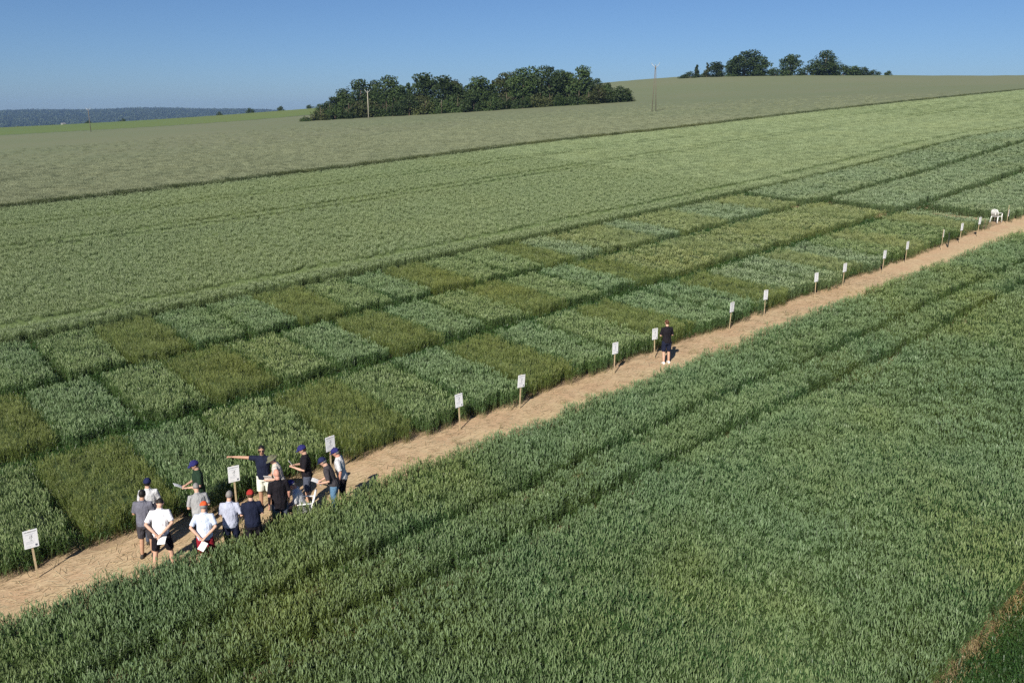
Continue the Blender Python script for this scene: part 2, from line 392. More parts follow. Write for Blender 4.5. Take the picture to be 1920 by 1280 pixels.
P_WHEAT = [clump('wheat_clump', 12, 0.15, 0.63, 0.76, 4, 0.085, 0.020, 10+i, 0.14) for i in range(10)]
P_BARLEY = [clump('barley_clump', 16, 0.15, 0.68, 0.84, 3, 0.075, 0.014, 30+i, 0.30, 3, 0.010) for i in range(8)]
P_FAR = [clump('far_clump', 34, 0.42, 0.62, 0.76, 2, 0.09, 0.022, 50+i, 0.14, 0, 0.020, 0.22, earsegs=3) for i in range(5)]
P_GRASS = [clump('grass_clump', 22, 0.16, 0.10, 0.22, 2, 0.0, 0.0, 70+i, 0.5, 0, 0.013, 0.16) for i in range(4)]
P_FRINGE = [clump('fringe_clump', 14, 0.16, 0.10, 0.34, 1, 0.06, 0.010, 80+i, 0.7, 0, 0.009, 0.15) for i in range(4)]
P_STRAW = [bits('straw_bits', 14, 0.3, 90+i) for i in range(4)]

def scatter_group(name, protos, mat):
    g = bpy.data.node_groups.new(name, 'GeometryNodeTree')
    g.interface.new_socket('Geometry', in_out='INPUT', socket_type='NodeSocketGeometry')
    g.interface.new_socket('Geometry', in_out='OUTPUT', socket_type='NodeSocketGeometry')
    gi = g.nodes.new('NodeGroupInput'); go = g.nodes.new('NodeGroupOutput')
    iop = g.nodes.new('GeometryNodeInstanceOnPoints'); iop.inputs['Pick Instance'].default_value = True
    jn = g.nodes.new('GeometryNodeGeometryToInstance')
    for o in protos:
        oi = g.nodes.new('GeometryNodeObjectInfo'); oi.inputs['Object'].default_value = o
        sm = g.nodes.new('GeometryNodeSetMaterial'); sm.inputs['Material'].default_value = mat
        g.links.new(oi.outputs['Geometry'], sm.inputs['Geometry']); g.links.new(sm.outputs[0], jn.inputs[0])
    def attr(nm, ty):
        n = g.nodes.new('GeometryNodeInputNamedAttribute'); n.data_type = ty; n.inputs['Name'].default_value = nm
        return n.outputs['Attribute']
    er = g.nodes.new('FunctionNodeEulerToRotation')
    g.links.new(attr('rot', 'FLOAT_VECTOR'), er.inputs[0]); g.links.new(er.outputs[0], iop.inputs['Rotation'])
    g.links.new(attr('scl', 'FLOAT_VECTOR'), iop.inputs['Scale']); g.links.new(attr('var', 'INT'), iop.inputs['Instance Index'])
    g.links.new(gi.outputs[0], iop.inputs['Points']); g.links.new(jn.outputs[0], iop.inputs['Instance'])
    g.links.new(iop.outputs[0], go.inputs[0])
    return g, len(protos)
_groups = {}
def scatter(name, pts, protos, mat, parent=None, smin=0.9, smax=1.1, tilt=0.06, lean=(0.0, 0.0), yaw=None, wave=1.0):
    key = (protos[0].name, mat.name)
    if key not in _groups: _groups[key] = scatter_group('scatter_'+mat.name, protos, mat)
    g, nv = _groups[key]
    n = len(pts); me = bpy.data.meshes.new(name)
    me.vertices.add(n); me.vertices.foreach_set('co', np.asarray(pts, np.float32).ravel())
    yw = rng.uniform(0, 6.283, n) if yaw is None else rng.normal(0, yaw, n)
    rot = np.stack([rng.normal(lean[0], tilt, n), rng.normal(lean[1], tilt, n), yw], 1)
    s = rng.uniform(smin, smax, n); q_ = np.asarray(pts); hv = 1+wave*0.05*np.sin(q_[:, 0]*0.9+q_[:, 1]*1.7)*np.sin(q_[:, 0]*0.31-q_[:, 1]*0.8+1)+wave*0.03*np.sin(q_[:, 0]*2.9+q_[:, 1]*2.2)
    scl = np.stack([s*rng.uniform(.92, 1.1, n), s*rng.uniform(.92, 1.1, n), s*rng.uniform(.93, 1.06, n)*hv], 1)
    a = me.attributes.new('rot', 'FLOAT_VECTOR', 'POINT'); a.data.foreach_set('vector', rot.astype(np.float32).ravel())
    a = me.attributes.new('scl', 'FLOAT_VECTOR', 'POINT'); a.data.foreach_set('vector', scl.astype(np.float32).ravel())
    a = me.attributes.new('var', 'INT', 'POINT'); a.data.foreach_set('value', rng.integers(0, nv, n).astype(np.int32))
    me.update()
    o = link(name, me, parent); o['kind'] = 'stuff'
    md = o.modifiers.new('scatter', 'NODES'); md.node_group = g
    return o
NPTS = 0
def grid_pts(x0, x1, y0, y1, dens, cull=True, m=0.10, h=0.5, jit=0.5):
    global NPTS
    s = 1/math.sqrt(dens)
    nx = max(1, int(round((x1-x0)/s))); ny = max(1, int(round((y1-y0)/s)))
    X, Y = np.meshgrid(np.linspace(x0, x1, nx), np.linspace(y0, y1, ny), indexing='ij')
    X = X.ravel() + rng.uniform(-jit, jit, X.size)*s; Y = Y.ravel() + rng.uniform(-jit, jit, Y.size)*s
    X = np.clip(X, x0-.05, x1+.05); Y = np.clip(Y, y0-.05, y1+.05)
    if cull:
        Z = _near(X, Y); k = in_view(X, Y, Z+h, m) | in_view(X, Y, Z, m); X, Y = X[k], Y[k]
    Z = T(X, Y) if len(X) else X
    NPTS += len(X)
    return np.stack([X, Y, Z], 1)
def keep(pts, bands, axis=1):
    k = np.ones(len(pts), bool)
    for c, ww in bands:
        k &= np.abs(pts[:, axis] - c - 0.06*np.sin(pts[:, 0]*0.35)) > ww/2
    return pts[k]

# near wheat field (this side of the path)
NEAR_TRAM = [(13.80, 0.47), (15.50, 0.46)]
def near_edge(x): return np.interp(x, [-8, 2, 5, 6.5, 8, 10, 13, 17, 25, 33, 45, 60, 100], [18.72, 18.6, 18.35, 18.42, 18.36, 18.25, 18.42, 18.25, 18.38, 18.62, 18.42, 18.05, 17.8]) + 0.07*np.sin(x*1.7) + 0.05*np.sin(x*5.1)
p1 = grid_pts(-6, 26, 5.15, 18.8, 32); p2 = grid_pts(26, 66, 5.15, 18.4, 18); p3 = grid_pts(66, 100, 5.15, 17.95, 8)
near_pts = keep(np.vstack([p1, p2, p3]), NEAR_TRAM)
_ = 0
near_pts = near_pts[near_pts[:, 1] < near_edge(near_pts[:, 0])]
tag(scatter('near_wheat', near_pts, P_WHEAT, M_WHEAT_NEAR, None, 0.9, 1.12, 0.07, (0.02, 0.05)), 'dense green ripening wheat filling the foreground on the near side of the path', 'wheat')
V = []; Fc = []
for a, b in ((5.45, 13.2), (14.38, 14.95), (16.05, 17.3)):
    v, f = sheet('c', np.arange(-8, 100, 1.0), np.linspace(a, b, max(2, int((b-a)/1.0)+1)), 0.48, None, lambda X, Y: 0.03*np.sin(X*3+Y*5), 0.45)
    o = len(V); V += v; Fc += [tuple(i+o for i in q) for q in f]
tag(link('shaded_undergrowth', pmesh('shaded_undergrowth', V, Fc, U_SHADED, True)), 'dark sheet of lower stems and leaves, shade in its colour, beneath foreground wheat', 'wheat stems', kind='stuff')  # solid sheet, the gloom among the stems is coloured in
# straw litter on the path, pale trampled fringe, corner grass
lp = grid_pts(-6, 45, 18.0, 20.9, 10, h=0); lp[:, 2] += hump(lp[:, 0], (lp[:, 1]-PATH_Y0)/(PATH_Y1-PATH_Y0)) + 0.001
tag(scatter('straw_litter', lp, P_STRAW, M_STRAW, None, 0.8, 1.3, 0.015, yaw=0.5), 'loose pale straw scattered along the dirt path', 'straw')
fp = np.vstack([grid_pts(-6, 40, 17.5, 20.2, 12, h=0.1), grid_pts(40, 90, 17.3, 19.4, 5, h=0.1)])
fd = fp[:, 1]-near_edge(fp[:, 0])
fp = fp[(fd > -0.1) & (rng.random(len(fp)) < np.clip((1.75-fd)/1.6, 0.0, 1)**1.3*(0.25+0.70*(np.sin(fp[:, 0]*1.3)*np.sin(fp[:, 0]*0.37+1) > -0.25)))]
tag(scatter('trampled_grass', fp, P_FRINGE, M_FRINGE, None, 0.5, 0.95, 0.5), 'pale trampled grass along the near edge of the path', 'grass')
gp = grid_pts(-2, 34, -1.5, 4.82, 42, h=0.1)
tag(scatter('verge_grass', gp, P_GRASS, M_GRASS, None, 0.8, 1.3, 0.15), 'short dark green grass in the bottom right corner', 'grass')
dp = grid_pts(-2, 40, 4.84, 5.12, 40, h=0.1)
tag(scatter('dead_grass', dp, P_FRINGE, M_DEADGRASS, None, 0.7, 1.2, 0.4), 'brown dead grass strip between wheat and grassy corner', 'dead grass')

# ------------------------------------------------------------------ trial plots
ORD = ['first', 'second', 'third', 'fourth', 'fifth', 'sixth', 'seventh', 'eighth', 'ninth', 'tenth', 'eleventh', 'twelfth', 'thirteenth', 'fourteenth', 'fifteenth', 'sixteenth']
PW, PX0 = 2.4375, 3.573
def block(x0, x1, y0, y1, h):
    v, f = sheet('b', np.linspace(x0, x1, 4), np.linspace(y0, y1, 6), h, None, lambda X, Y: 0.04*np.sin(X*4+Y*3), h+0.04)
    return v, f
def make_plot(name, x0, x1, y0, y1, protos, mat, dens, label, group, hs=1.0, stalk='wheat_stalks', cat='crop plot'):
    cx, cy_ = (x0+x1)/2, (y0+y1)/2; cz = T(cx, cy_)
    ins = 0.26
    v, f = block(x0+ins, x1-ins, y0+0.42, y1-0.06, 0.56*hs)  # solid block, its dark colour supplies the shade inside the stand
    v = [(p[0]-cx, p[1]-cy_, p[2]-cz) for p in v]
    root = link(name, pmesh(name, v, f, U_SHADED, True)); root.location = (cx, cy_, cz)
    tag(root, label, cat, group)
    pts = grid_pts(x0, x1, y0, y1, dens, m=0.2)
    if len(pts) == 0: return root
    # ragged ends and sides
    e0 = y0 + 0.10*np.sin(pts[:, 0]*3.1+x0) + 0.05*np.sin(pts[:, 0]*8.0)
    pts = pts[pts[:, 1] > e0]
    pts = pts - np.array([cx, cy_, cz])
    st = scatter(stalk, pts, protos, mat, root, 0.92*hs, 1.08*hs, 0.06, (0.01, 0.05))
    return root
rows = [('front', 20.80, 25.80, 4.50), ('middle', 27.18, 31.92, 3.10), ('back', 33.15, 38.08, 2.35)]
prs = random.Random(3)
for ri, (rname, ya, yb, off) in enumerate(rows):
    spec = []
    for k in range(-4, 26):
        x0 = off + (k-1)*PW; x1 = x0+PW
        xe = (60.0, 58.4, 57.5)[ri]
        if x0 > xe-0.8: break
        x1 = min(x1, xe)
        u, v, zz = proj(np.array([(x0+x1)/2]), np.array([(ya+yb)/2]), T(np.array([(x0+x1)/2]), np.array([(ya+yb)/2]))+.6)
        cu, cv, cz_ = proj(np.array([x0, x1, x0, x1]), np.array([ya, ya, yb, yb]), T(np.array([x0, x1, x0, x1]), np.array([ya, ya, yb, yb]))+.5)
        if not ((cz_ > 0) & (np.abs(cu) < 1.03) & (np.abs(cv) < 1.05)).any(): continue
        spec.append((k, x0, x1))
    n_ol = 0; since = 0
    for k, x0, x1 in spec:
        olive = (k % 3 == 1)
        jx = prs.uniform(-0.08, 0.08); yj = prs.choice((-0.10, 0.0, 0.06, 0.22, 0.30)) if ri == 0 else prs.uniform(-0.04, 0.08)
        far = x0 > 40
        if olive:
            n_ol += 1; since = 0
            mat = M_BARLEY if x0 < 38 else M_WHEAT_YELLOW
            lab = f'olive barley plot, {ORD[n_ol-1]} olive patch from the left in the {rname} row'
            make_plot('barley_plot', x0+0.19+jx, x1-0.17, ya+yj, yb, P_BARLEY, mat, 24 if x0 < 30 else 16, lab, 'trial plots in rows beyond the path', 0.9, 'barley_stalks')
        else:
            since += 1
            mat = [M_WHEAT_BLUE, M_WHEAT_BLUE, M_WHEAT_MID][prs.randrange(3)]
            if ri == 0 and k in (0, 3): mat = M_WHEAT_MID
            if x0 > 33: mat = [M_WHEAT_HAZED, M_WHEAT_YELLOW][prs.randrange(2)] if ri != 1 else M_WHEAT_YELLOW  # distant plots take the colours lightened for haze
            if ri == 0 and x0 > 33: mat = [M_WHEAT_MID, M_WHEAT_HAZED][prs.randrange(2)]
            lab = (f'green wheat plot, {ORD[since-1]} one right of the {ORD[n_ol-1]} olive patch in the {rname} row' if n_ol else f'green wheat plot, {ORD[since-1]} of the {rname} row from the left edge')
            make_plot('wheat_plot', x0+0.29+jx, x1-0.28, ya+yj, yb, P_WHEAT, mat, 26 if x0 < 30 else 17, lab, 'trial plots in rows beyond the path', prs.uniform(0.94, 1.04))
for ri, (rname, ya, yb) in enumerate((('nearest', 20.5, 25.75), ('middle', 27.0, 32.0), ('farthest', 33.2, 38.2))):
    xs = (62.7, 60.2, 58.7)[ri]; first = True
    while xs < (84, 104, 122)[ri]:
        lab = f'narrow wheat plot at the right end of the {rname} strip behind the chair'
        kf = int(round((xs-(62.7, 60.2, 58.7)[ri])/2.05))
        if kf < 16: lab = f'narrow wheat plot, {ORD[kf]} from the left in the {rname} strip behind the chair'
        make_plot('wheat_plot', xs, xs+1.78, ya, yb, P_WHEAT, M_WHEAT_HAZED, 14 if xs < 80 else 10, lab, 'narrow plots in the far block', 1.02)
        xs += 2.05; first = False

gap_pts = np.vstack([grid_pts(-6, 57, 21.3, 38.1, 14, h=0.1), grid_pts(-4, 60, 13.5, 14.1, 16, h=0.1), grid_pts(-4, 60, 15.2, 15.8, 16, h=0.1)] + [grid_pts(-6, 60, a, b, 16, h=0.1) for a, b in ((25.85, 27.2), (31.95, 33.15), (38.1, 39.7))] + [grid_pts(59, 120, a, b, 8, h=0.1) for a, b in ((25.7, 27.1), (31.9, 33.3), (38.1, 39.7))])
tag(scatter('alley_shade_grass', gap_pts, P_GRASS, M_GRASS, None, 0.9, 1.6, 0.2), 'short growth added to darken the ground between the plots and in wheel tracks', 'grass')  # likely grass, added dark so that alley and track floors look shaded
# ------------------------------------------------------------------ large fields
def field(name, label, xs, bands, h, umat, skirt):
    V = []; Fc = []
    for a, b in bands:
        ys = np.linspace(a, b, max(3, int((b-a)/2.5)+1))
        v, f = sheet('f', xs, ys, h, None, lambda X, Y: 0.035*np.sin(X*2.7+Y*1.9)+0.03*np.sin(X*1.1-Y*3.3), skirt)
        o = len(V); V += v; Fc += [tuple(i+o for i in q) for q in f]
    return tag(link(name, pmesh(name, V, Fc, umat, True)), label, 'field', kind='structure')
xs_f = list(np.arange(-30, 140, 1.6)) + list(np.arange(140, 330, 5.0))
G_TRAM = [(41.25, 0.78), (57.5, 0.6), (59.1, 0.7), (66.6, 0.65), (68.3, 0.45)]
gb = [(40.1, 40.95), (41.55, 57.2), (57.8, 58.75), (59.45, 66.3), (66.9, 75.5)]
fo = field('green_field', 'wide pale green wheat field stretching behind the trial plots', xs_f, gb, 0.50, U_FIELD, 0.45)
scatter('wheat_stalks', keep(grid_pts(-12, 62, 39.5, 75.6, 13), G_TRAM), P_WHEAT, M_FIELD, fo, 0.94, 1.08, 0.05, wave=0.25)
scatter('far_wheat_stalks', keep(np.vstack([grid_pts(62, 130, 39.5, 75.6, 8), grid_pts(130, 250, 39.5, 75.6, 3.5)]), G_TRAM), P_FAR, M_FIELD, fo, 0.96, 1.04, 0.04, wave=0.1)
bp = np.vstack([grid_pts(-30, 120, 75.9, 77.0, 9), grid_pts(120, 250, 75.9, 77.0, 4)])
tag(scatter('boundary_grass', bp, P_FAR, crop_mat('boundary_weeds', (0.040, 0.066, 0.020, 1), (0.052, 0.070, 0.022, 1), (0.075, 0.095, 0.035, 1), (0.1, 0.09, 0.04, 1), 0.3), None, 1.12, 1.28, 0.08), 'dark line of weeds between the green field and the grey field', 'weeds')
ys_g = list(np.arange(77.3, 130, 2.5)) + list(np.arange(130, 326, 6.0))
V, F = sheet('g', xs_f+[340, 360, 385, 410, 440], ys_g, 0.62, None, lambda X, Y: 0.05*np.sin(X*0.9+Y*0.7)+0.04*np.sin(X*1.9-Y*1.3), 0.6)
go_ = tag(link('grey_field', pmesh('grey_field', V, F, U_GREY, True)), 'large greyish green cereal field rising to the horizon', 'field', kind='structure')
gpz = np.vstack([grid_pts(-30, 120, 77.2, 125, 4.5), grid_pts(120, 260, 77.2, 125, 1.6), grid_pts(-30, 240, 125, 200, 1.2)])
gpz = gpz[rng.random(len(gpz)) < np.clip((235-np.hypot(gpz[:, 0], gpz[:, 1]))/110, 0, 1)]
sc_ = np.hypot(gpz[:, 0], gpz[:, 1])
scatter('cereal_stalks', gpz, P_FAR, M_GREY, go_, 0.98, 1.05, 0.04, wave=0.1)
for nm, lab, xa, xb, ya, yb, mt in (('meadow', 'bright green meadow strip beyond the grey field', -120, 330, 328, 560, U_MEADOW), ('pale_field', 'thin pale stubble field beside the far woodland', 150, 360, 562, 640, U_STUBBLE)):
    V, F = sheet(nm, np.arange(xa, xb, 10), np.arange(ya, yb, 10), 0.25, None)
    tag(link(nm, pmesh(nm, V, F, mt, True)), lab, 'field', kind='structure')
print('scatter points', NPTS)

# ------------------------------------------------------------------ trees
def leaf_mat(name, a, b_, c):
    m, t, b, o = mat_new(name)
    P = geo_pos(t); rnd = N(t, 'ShaderNodeObjectInfo').outputs['Random']
    f = noise(t, P, 0.5, 3); f2 = noise(t, P, 2.2, 2)
    col = ramp(t, f, [(0.35, a), (0.65, b_)])
    col = mix(t, ramp(t, f2, [(0.50, (0, 0, 0, 1)), (0.75, (0.8, 0.8, 0.8, 1))]), col, c)
    v = N(t, 'ShaderNodeMapRange'); v.inputs[3].default_value = 0.70; v.inputs[4].default_value = 1.25; t.links.new(rnd, v.inputs[0])
    cv = N(t, 'ShaderNodeCombineColor')
    for i in range(3): t.links.new(v.outputs[0], cv.inputs[i])
    col = mix(t, 1.0, col, cv.outputs[0], 'MULTIPLY')
    t.links.new(col, b.inputs['Base Color']); b.inputs['Roughness'].default_value = 0.65; b.inputs['Specular IOR Level'].default_value = 0.2
    return m
M_LEAF = leaf_mat('dark_foliage', (0.022, 0.042, 0.011, 1), (0.034, 0.056, 0.015, 1), (0.062, 0.082, 0.024, 1))
M_LEAF2 = leaf_mat('olive_foliage', (0.032, 0.044, 0.012, 1), (0.050, 0.060, 0.018, 1), (0.078, 0.082, 0.028, 1))
M_FOREST = leaf_mat('far_forest', (0.030, 0.045, 0.018, 1), (0.042, 0.058, 0.022, 1), (0.060, 0.075, 0.030, 1))
M_BARK = plain('bark', (0.11, 0.085, 0.06), 0.9, 0.3, 3)
def crown_mesh(name, lobes, nleaf, seed, leaf=0.55):
    """leaf sized faces through a set of lobes (centre, radii); unit: metres for a tree 10 m tall"""
    rd = np.random.default_rng(seed); V = []; F = []
    vol = np.array([r[0]*r[1]*r[2] for _, r in lobes])**0.67; cnt = np.maximum(20, nleaf*vol/vol.sum()).astype(int)
    for (c, r), k in zip(lobes, cnt):
        dv = rd.normal(size=(k, 3)); dv /= np.linalg.norm(dv, axis=1)[:, None]
        rad = rd.random(k)**0.28*(1+0.18*np.sin(dv[:, 0]*5+c[0]*3)*np.sin(dv[:, 2]*6+c[1]))
        p = np.array(c) + dv*rad[:, None]*np.array(r)
        p = p[p[:, 2] > 0.2]
        for q in p:
            n = rd.normal(size=3) + np.array((0, 0, 0.5)) + (q-np.array(c))/np.array(r)*0.8; n /= np.linalg.norm(n)
            a = np.cross(n, rd.normal(size=3)); a /= np.linalg.norm(a); b = np.cross(n, a)
            s = leaf*rd.uniform(0.5, 1.1)
            o = len(V); V += [tuple(q-a*s*.5), tuple(q+b*s*.38), tuple(q+a*s*.55), tuple(q-b*s*.38)]; F.append((o, o+1, o+2, o+3))
    return pmesh(name, V, F)
def lobes_round(seed, w=3.6, z0=0.2, n=24):
    rd = random.Random(seed); L = []
    for i in range(n):
        z = rd.uniform(z0+0.8, 9.0); f = math.sqrt(max(0.05, 1-((z-(z0+9.6)/2)/((9.8-z0)/2))**2))
        a = rd.uniform(0, 6.28); r = w*f*rd.uniform(0.3, 0.8); s = rd.uniform(0.9, 1.7)
        L.append(((r*math.cos(a), r*math.sin(a), z), (s*1.15, s*1.15, s*0.85)))
    L.append(((0, 0, 5.0), (w*0.8, w*0.8, 4.0))); L.append(((0, 0, 9.0), (1.1, 1.1, 0.9)))
    return L
def lobes_tall(seed, w=2.0):
    rd = random.Random(seed); L = []
    for i in range(13):
        z = 1.6 + i*0.62; f = math.sin(min(1, (10.4-z)/7.0)*math.pi/2)
        a = rd.uniform(0, 6.28); r = w*f*rd.uniform(0.1, 0.7); s = rd.uniform(0.8, 1.3)*max(0.5, f)
        L.append(((r*math.cos(a), r*math.sin(a), z), (s, s, s)))
    return L
def lobes_bush(seed, w=4.2):
    rd = random.Random(seed); L = []
    for i in range(14):
        a = rd.uniform(0, 6.28); r = w*math.sqrt(rd.random()); z = rd.uniform(1.0, 7.2)*(1-0.45*(r/w)**2); s = rd.uniform(1.5, 2.6)
        L.append(((r*math.cos(a), r*math.sin(a), z), (s*1.1, s*1.1, s)))
    return L
CROWN = {}
for m_, tagm in ((M_LEAF, 'a'), (M_LEAF2, 'b')):
    CROWN['round'+tagm] = [crown_mesh('crown', lobes_round(i+5, 4.2 if i % 2 else 3.6), 4200, i) for i in range(4)]
    CROWN['tall'+tagm] = [crown_mesh('crown', lobes_tall(i+15, 1.7+0.3*i), 1700, i+20, 0.6) for i in range(3)]
    CROWN['bush'+tagm] = [crown_mesh('crown', lobes_bush(i+25), 1900, i+40, 0.8) for i in range(4)]
    for k in list(CROWN):
        if k.endswith(tagm):
            for me in CROWN[k]: me.materials.append(m_)
def trunk_mesh(seed, limbs=5):
    rd = random.Random(seed); b = MB()
    b.tube([(0, 0, -0.4), (0.05, 0.02, 2.0), (0.1, -0.05, 4.5), (0.05, 0.05, 7.2)], [0.32, 0.24, 0.17, 0.06], 7)
    for i in range(limbs):
        z = rd.uniform(2.2, 5.0); a = rd.uniform(0, 6.28); l = rd.uniform(1.6, 2.6)
        p = Vector((0.05, 0, z)); q = p+Vector((math.cos(a)*l, math.sin(a)*l, l*rd.uniform(0.5, 1.0)))
        b.tube([p, p.lerp(q, 0.5)+Vector((0, 0, -0.12)), q], [0.12, 0.085, 0.03], 5)
    return pmesh('trunk', b.v, b.f, M_BARK, True)
TRUNKS = [trunk_mesh(i) for i in range(3)]
trd = random.Random(21)
def tree(name, kind, x, y, h, wf, label, group, sink=0.0, cat='tree', off=None):
    z = float(T(x, y)); o = empty(name, (x, y, z-sink), trd.uniform(0, 6.28)); tag(o, label, cat, group)
    me = trd.choice(CROWN[kind]); c = link('crown', me, o); c.scale = (wf, wf*trd.uniform(0.9, 1.1), h/10.0)
    t = link('trunk', trd.choice(TRUNKS), o); t.scale = (max(0.3, wf*0.9), max(0.3, wf*0.9), h/10.0)
    return o
WOOD = [(135.1, 243.6, 5.5), (140.8, 245.6, 7.3), (146.7, 247.5, 9.6), (145.5, 235.9, 12.0), (154.3, 235.2, 12.8), (154.1, 241.8, 11.8), (154.7, 228.4, 9.9), (159.8, 230.5, 10.6), (166.5, 231.3, 13.3), (165.1, 219.1, 12.0), (170.7, 220.6, 10.4), (176.9, 221.4, 9.0), (172.9, 211.2, 11.0), (178.8, 212.1, 9.6), (185.4, 212.3, 11.4), (182.0, 201.1, 12.4), (187.3, 202.5, 10.7), (192.3, 204.2, 9.4), (187.1, 194.9, 12.2), (192.6, 195.9, 11.0), (198.1, 197.0, 10.0), (192.8, 187.6, 11.7), (197.7, 189.2, 9.8), (203.3, 190.1, 7.7), (197.9, 180.4, 6.2), (204.7, 179.3, 4.2)]
GW = 'trees of the long wood in the grey field'
for i, (x, y, h) in enumerate(WOOD):
    kind = ('tall' if i in (7, 11, 13, 17, 22) else 'round') + ('b' if i in (10, 13, 14, 20, 25) else 'a')
    lab = f'dark green leafy tree standing tall in the {("left", "middle left", "middle right", "right")[min(3, i//7)]} part of the long wood'
    if i == 4: lab = 'rounded dark tree above the pale concrete pole at the left of the wood'
    if i == 2: lab = 'rounded dark tree at the left shoulder of the long wood'
    if i == 8: lab = 'tall dark tree, highest crown in the left half of the long wood'
    if i == 21: lab = 'tall tree with the highest crown near the right end of the wood'
    if i == 25: lab = 'low tree at the right end of the long wood'
    tree('broadleaf_tree', kind, x, y, h*1.02, max(0.6, h/10*trd.uniform(0.95, 1.2)), lab, GW)
FL = np.array([(127.3, 238.1), (143.6, 226.0), (161.6, 210.0), (177.9, 192.1), (194.8, 169.2)])
for i in range(40):
    f = i/39*4; k = min(3, int(f)); p = FL[k]+(FL[k+1]-FL[k])*(f-k)
    nrm = np.array((0.66, 0.75)); dp = 1.8 + (i % 2)*3.0 + trd.uniform(-0.5, 0.8)
    h = trd.uniform(4.8, 7.6)*(0.55 if i < 2 else 1)*(0.8 if i > 35 else 1)
    tree('bush', 'bush'+trd.choice('aab'), p[0]+nrm[0]*dp, p[1]+nrm[1]*dp, h*1.1, h/10*trd.uniform(0.9, 1.2), f'bushy green shrub along the field edge in the {("left", "middle left", "middle right", "right")[k]} part of the long wood' if i else 'low bush at the left tip of the long wood', 'shrubs edging the long wood', 0.3, 'shrub')
for i in range(24):
    f = trd.uniform(0.25, 3.75); k = min(3, int(f)); p = FL[k]+(FL[k+1]-FL[k])*(f-k); dp = trd.uniform(8, 22)
    h = trd.uniform(6.5, 9.2)
    tree('broadleaf_tree', 'round'+trd.choice('aab'), p[0]+0.66*dp, p[1]+0.75*dp, h, h/10*trd.uniform(0.9, 1.15), f'dark green leafy tree above the bushes in the {("left", "middle left", "middle right", "right")[k]} part of the long wood', GW, 0.4)
for x_, y_, h_ in ((128.6, 240.6, 3.4),):
    tree('bush', 'busha', x_, y_, h_, h_/10*1.1, 'low bush at the left tip of the long wood', 'shrubs edging the long wood', 0.3, 'shrub')
HILLT = [(312.8, 241.3, 2.2, 'bush', 0.32, 'small dark bush at the left end of the hilltop tree row'), (316.2, 236.7, 6.2, 'tall', 0.55, 'slender dark tree near the left end of the hilltop row'), (314.8, 239.0, 3.6, 'bush', 0.4, 'dark shrub under the slender tree of the hilltop row'), (318.7, 233.3, 7.0, 'tall', 0.5, 'narrow dark tree second from the left on the hilltop'), (321.1, 230.0, 7.0, 'round', 0.72, 'small round tree left of the biggest hilltop crown'),
         (325.1, 224.4, 7.2, 'round', 0.7, 'left shoulder tree against the biggest hilltop crown'), (328.0, 220.2, 11.0, 'round', 1.12, 'biggest round dark tree on the hilltop'), (331.2, 215.3, 9.3, 'round', 0.85, 'broad dark tree right against the biggest hilltop tree'), (334.9, 209.5, 4.6, 'bush', 0.45, 'low dark bush in the gap of the hilltop row'), (337.9, 204.6, 9.4, 'round', 0.88, 'round dark tree alone in the middle of the hilltop row'),
         (341.6, 198.4, 5.4, 'bush', 0.62, 'dark low tree between the two right hilltop trees'), (345.0, 192.4, 10.6, 'round', 1.0, 'tall round dark tree at the right of the hilltop row'), (346.0, 189.5, 7.0, 'tall', 0.7, 'narrow tree beside the tall right hilltop tree'), (348.4, 186.1, 5.4, 'bush', 0.6, 'dark bush right of the tall right hilltop tree'), (350.2, 182.8, 4.8, 'bush', 0.6, 'dark flat topped shrub near the right end of the hilltop'), (351.8, 179.6, 4.3, 'bush', 0.5, 'shrub second from the right end of the hilltop row'), (353.9, 175.5, 3.0, 'bush', 0.36, 'small shrub at the right end of the hilltop row'), (356.2, 170.6, 2.6, 'bush', 0.26, 'lone small bush standing apart on the skyline')]
for i, (x, y, h, kd, wf, lab) in enumerate(HILLT):
    tree('shrub' if kd == 'bush' else 'broadleaf_tree', kd+('b' if i == 3 else 'a'), x, y, h+0.6, wf*1.55, lab, 'trees on the hilltop skyline', 0.4, 'shrub' if kd == 'bush' else 'tree')
for i in range(9):
    f = trd.random(); tree('shrub', 'busha', 318+f*33+2, 236-f*58, trd.uniform(2.4, 3.6), 0.42, 'low dark scrub beneath the hilltop trees', 'scrub under the hilltop trees', 0.2, 'shrub')
# far wooded ridge
P_BLOB = []
for i in range(4):
    me = crown_mesh('forest_tree', [((0, 0, 4.5), (4.2, 4.2, 4.6)), ((1.5, -1.2, 7.5), (2.6, 2.6, 2.6)), ((-1.8, 1.0, 6.5), (2.6, 2.6, 2.4))], 150, 60+i, 2.4)
    P_BLOB.append(bpy.data.objects.new('forest_tree', me))
n = 34000; ra = rng.uniform(0.90, 1.56, n); rr = np.sqrt(rng.uniform(3300**2, 5150**2, n))
fx, fy = rr*np.cos(ra), rr*np.sin(ra); fz = T(fx, fy)-0.5
scatter('distant_forest', np.stack([fx, fy, fz], 1), P_BLOB, M_FOREST, None, 1.2, 2.6, 0.05)
tag(bpy.data.objects['distant_forest'], 'bluish wooded ridge along the left horizon', 'forest', kind='stuff')
for i in range(14):
    u = i/13; az = math.radians(80-24*u) ; D = 572+trd.uniform(-8, 20)
    tree('shrub', 'busha', D*math.cos(az), D*math.sin(az), trd.uniform(3, 5.5), trd.uniform(0.4, 0.6), 'dark hedge bush at the far edge of the bright meadow', 'hedge bushes beyond the meadow', 0.3, 'shrub')

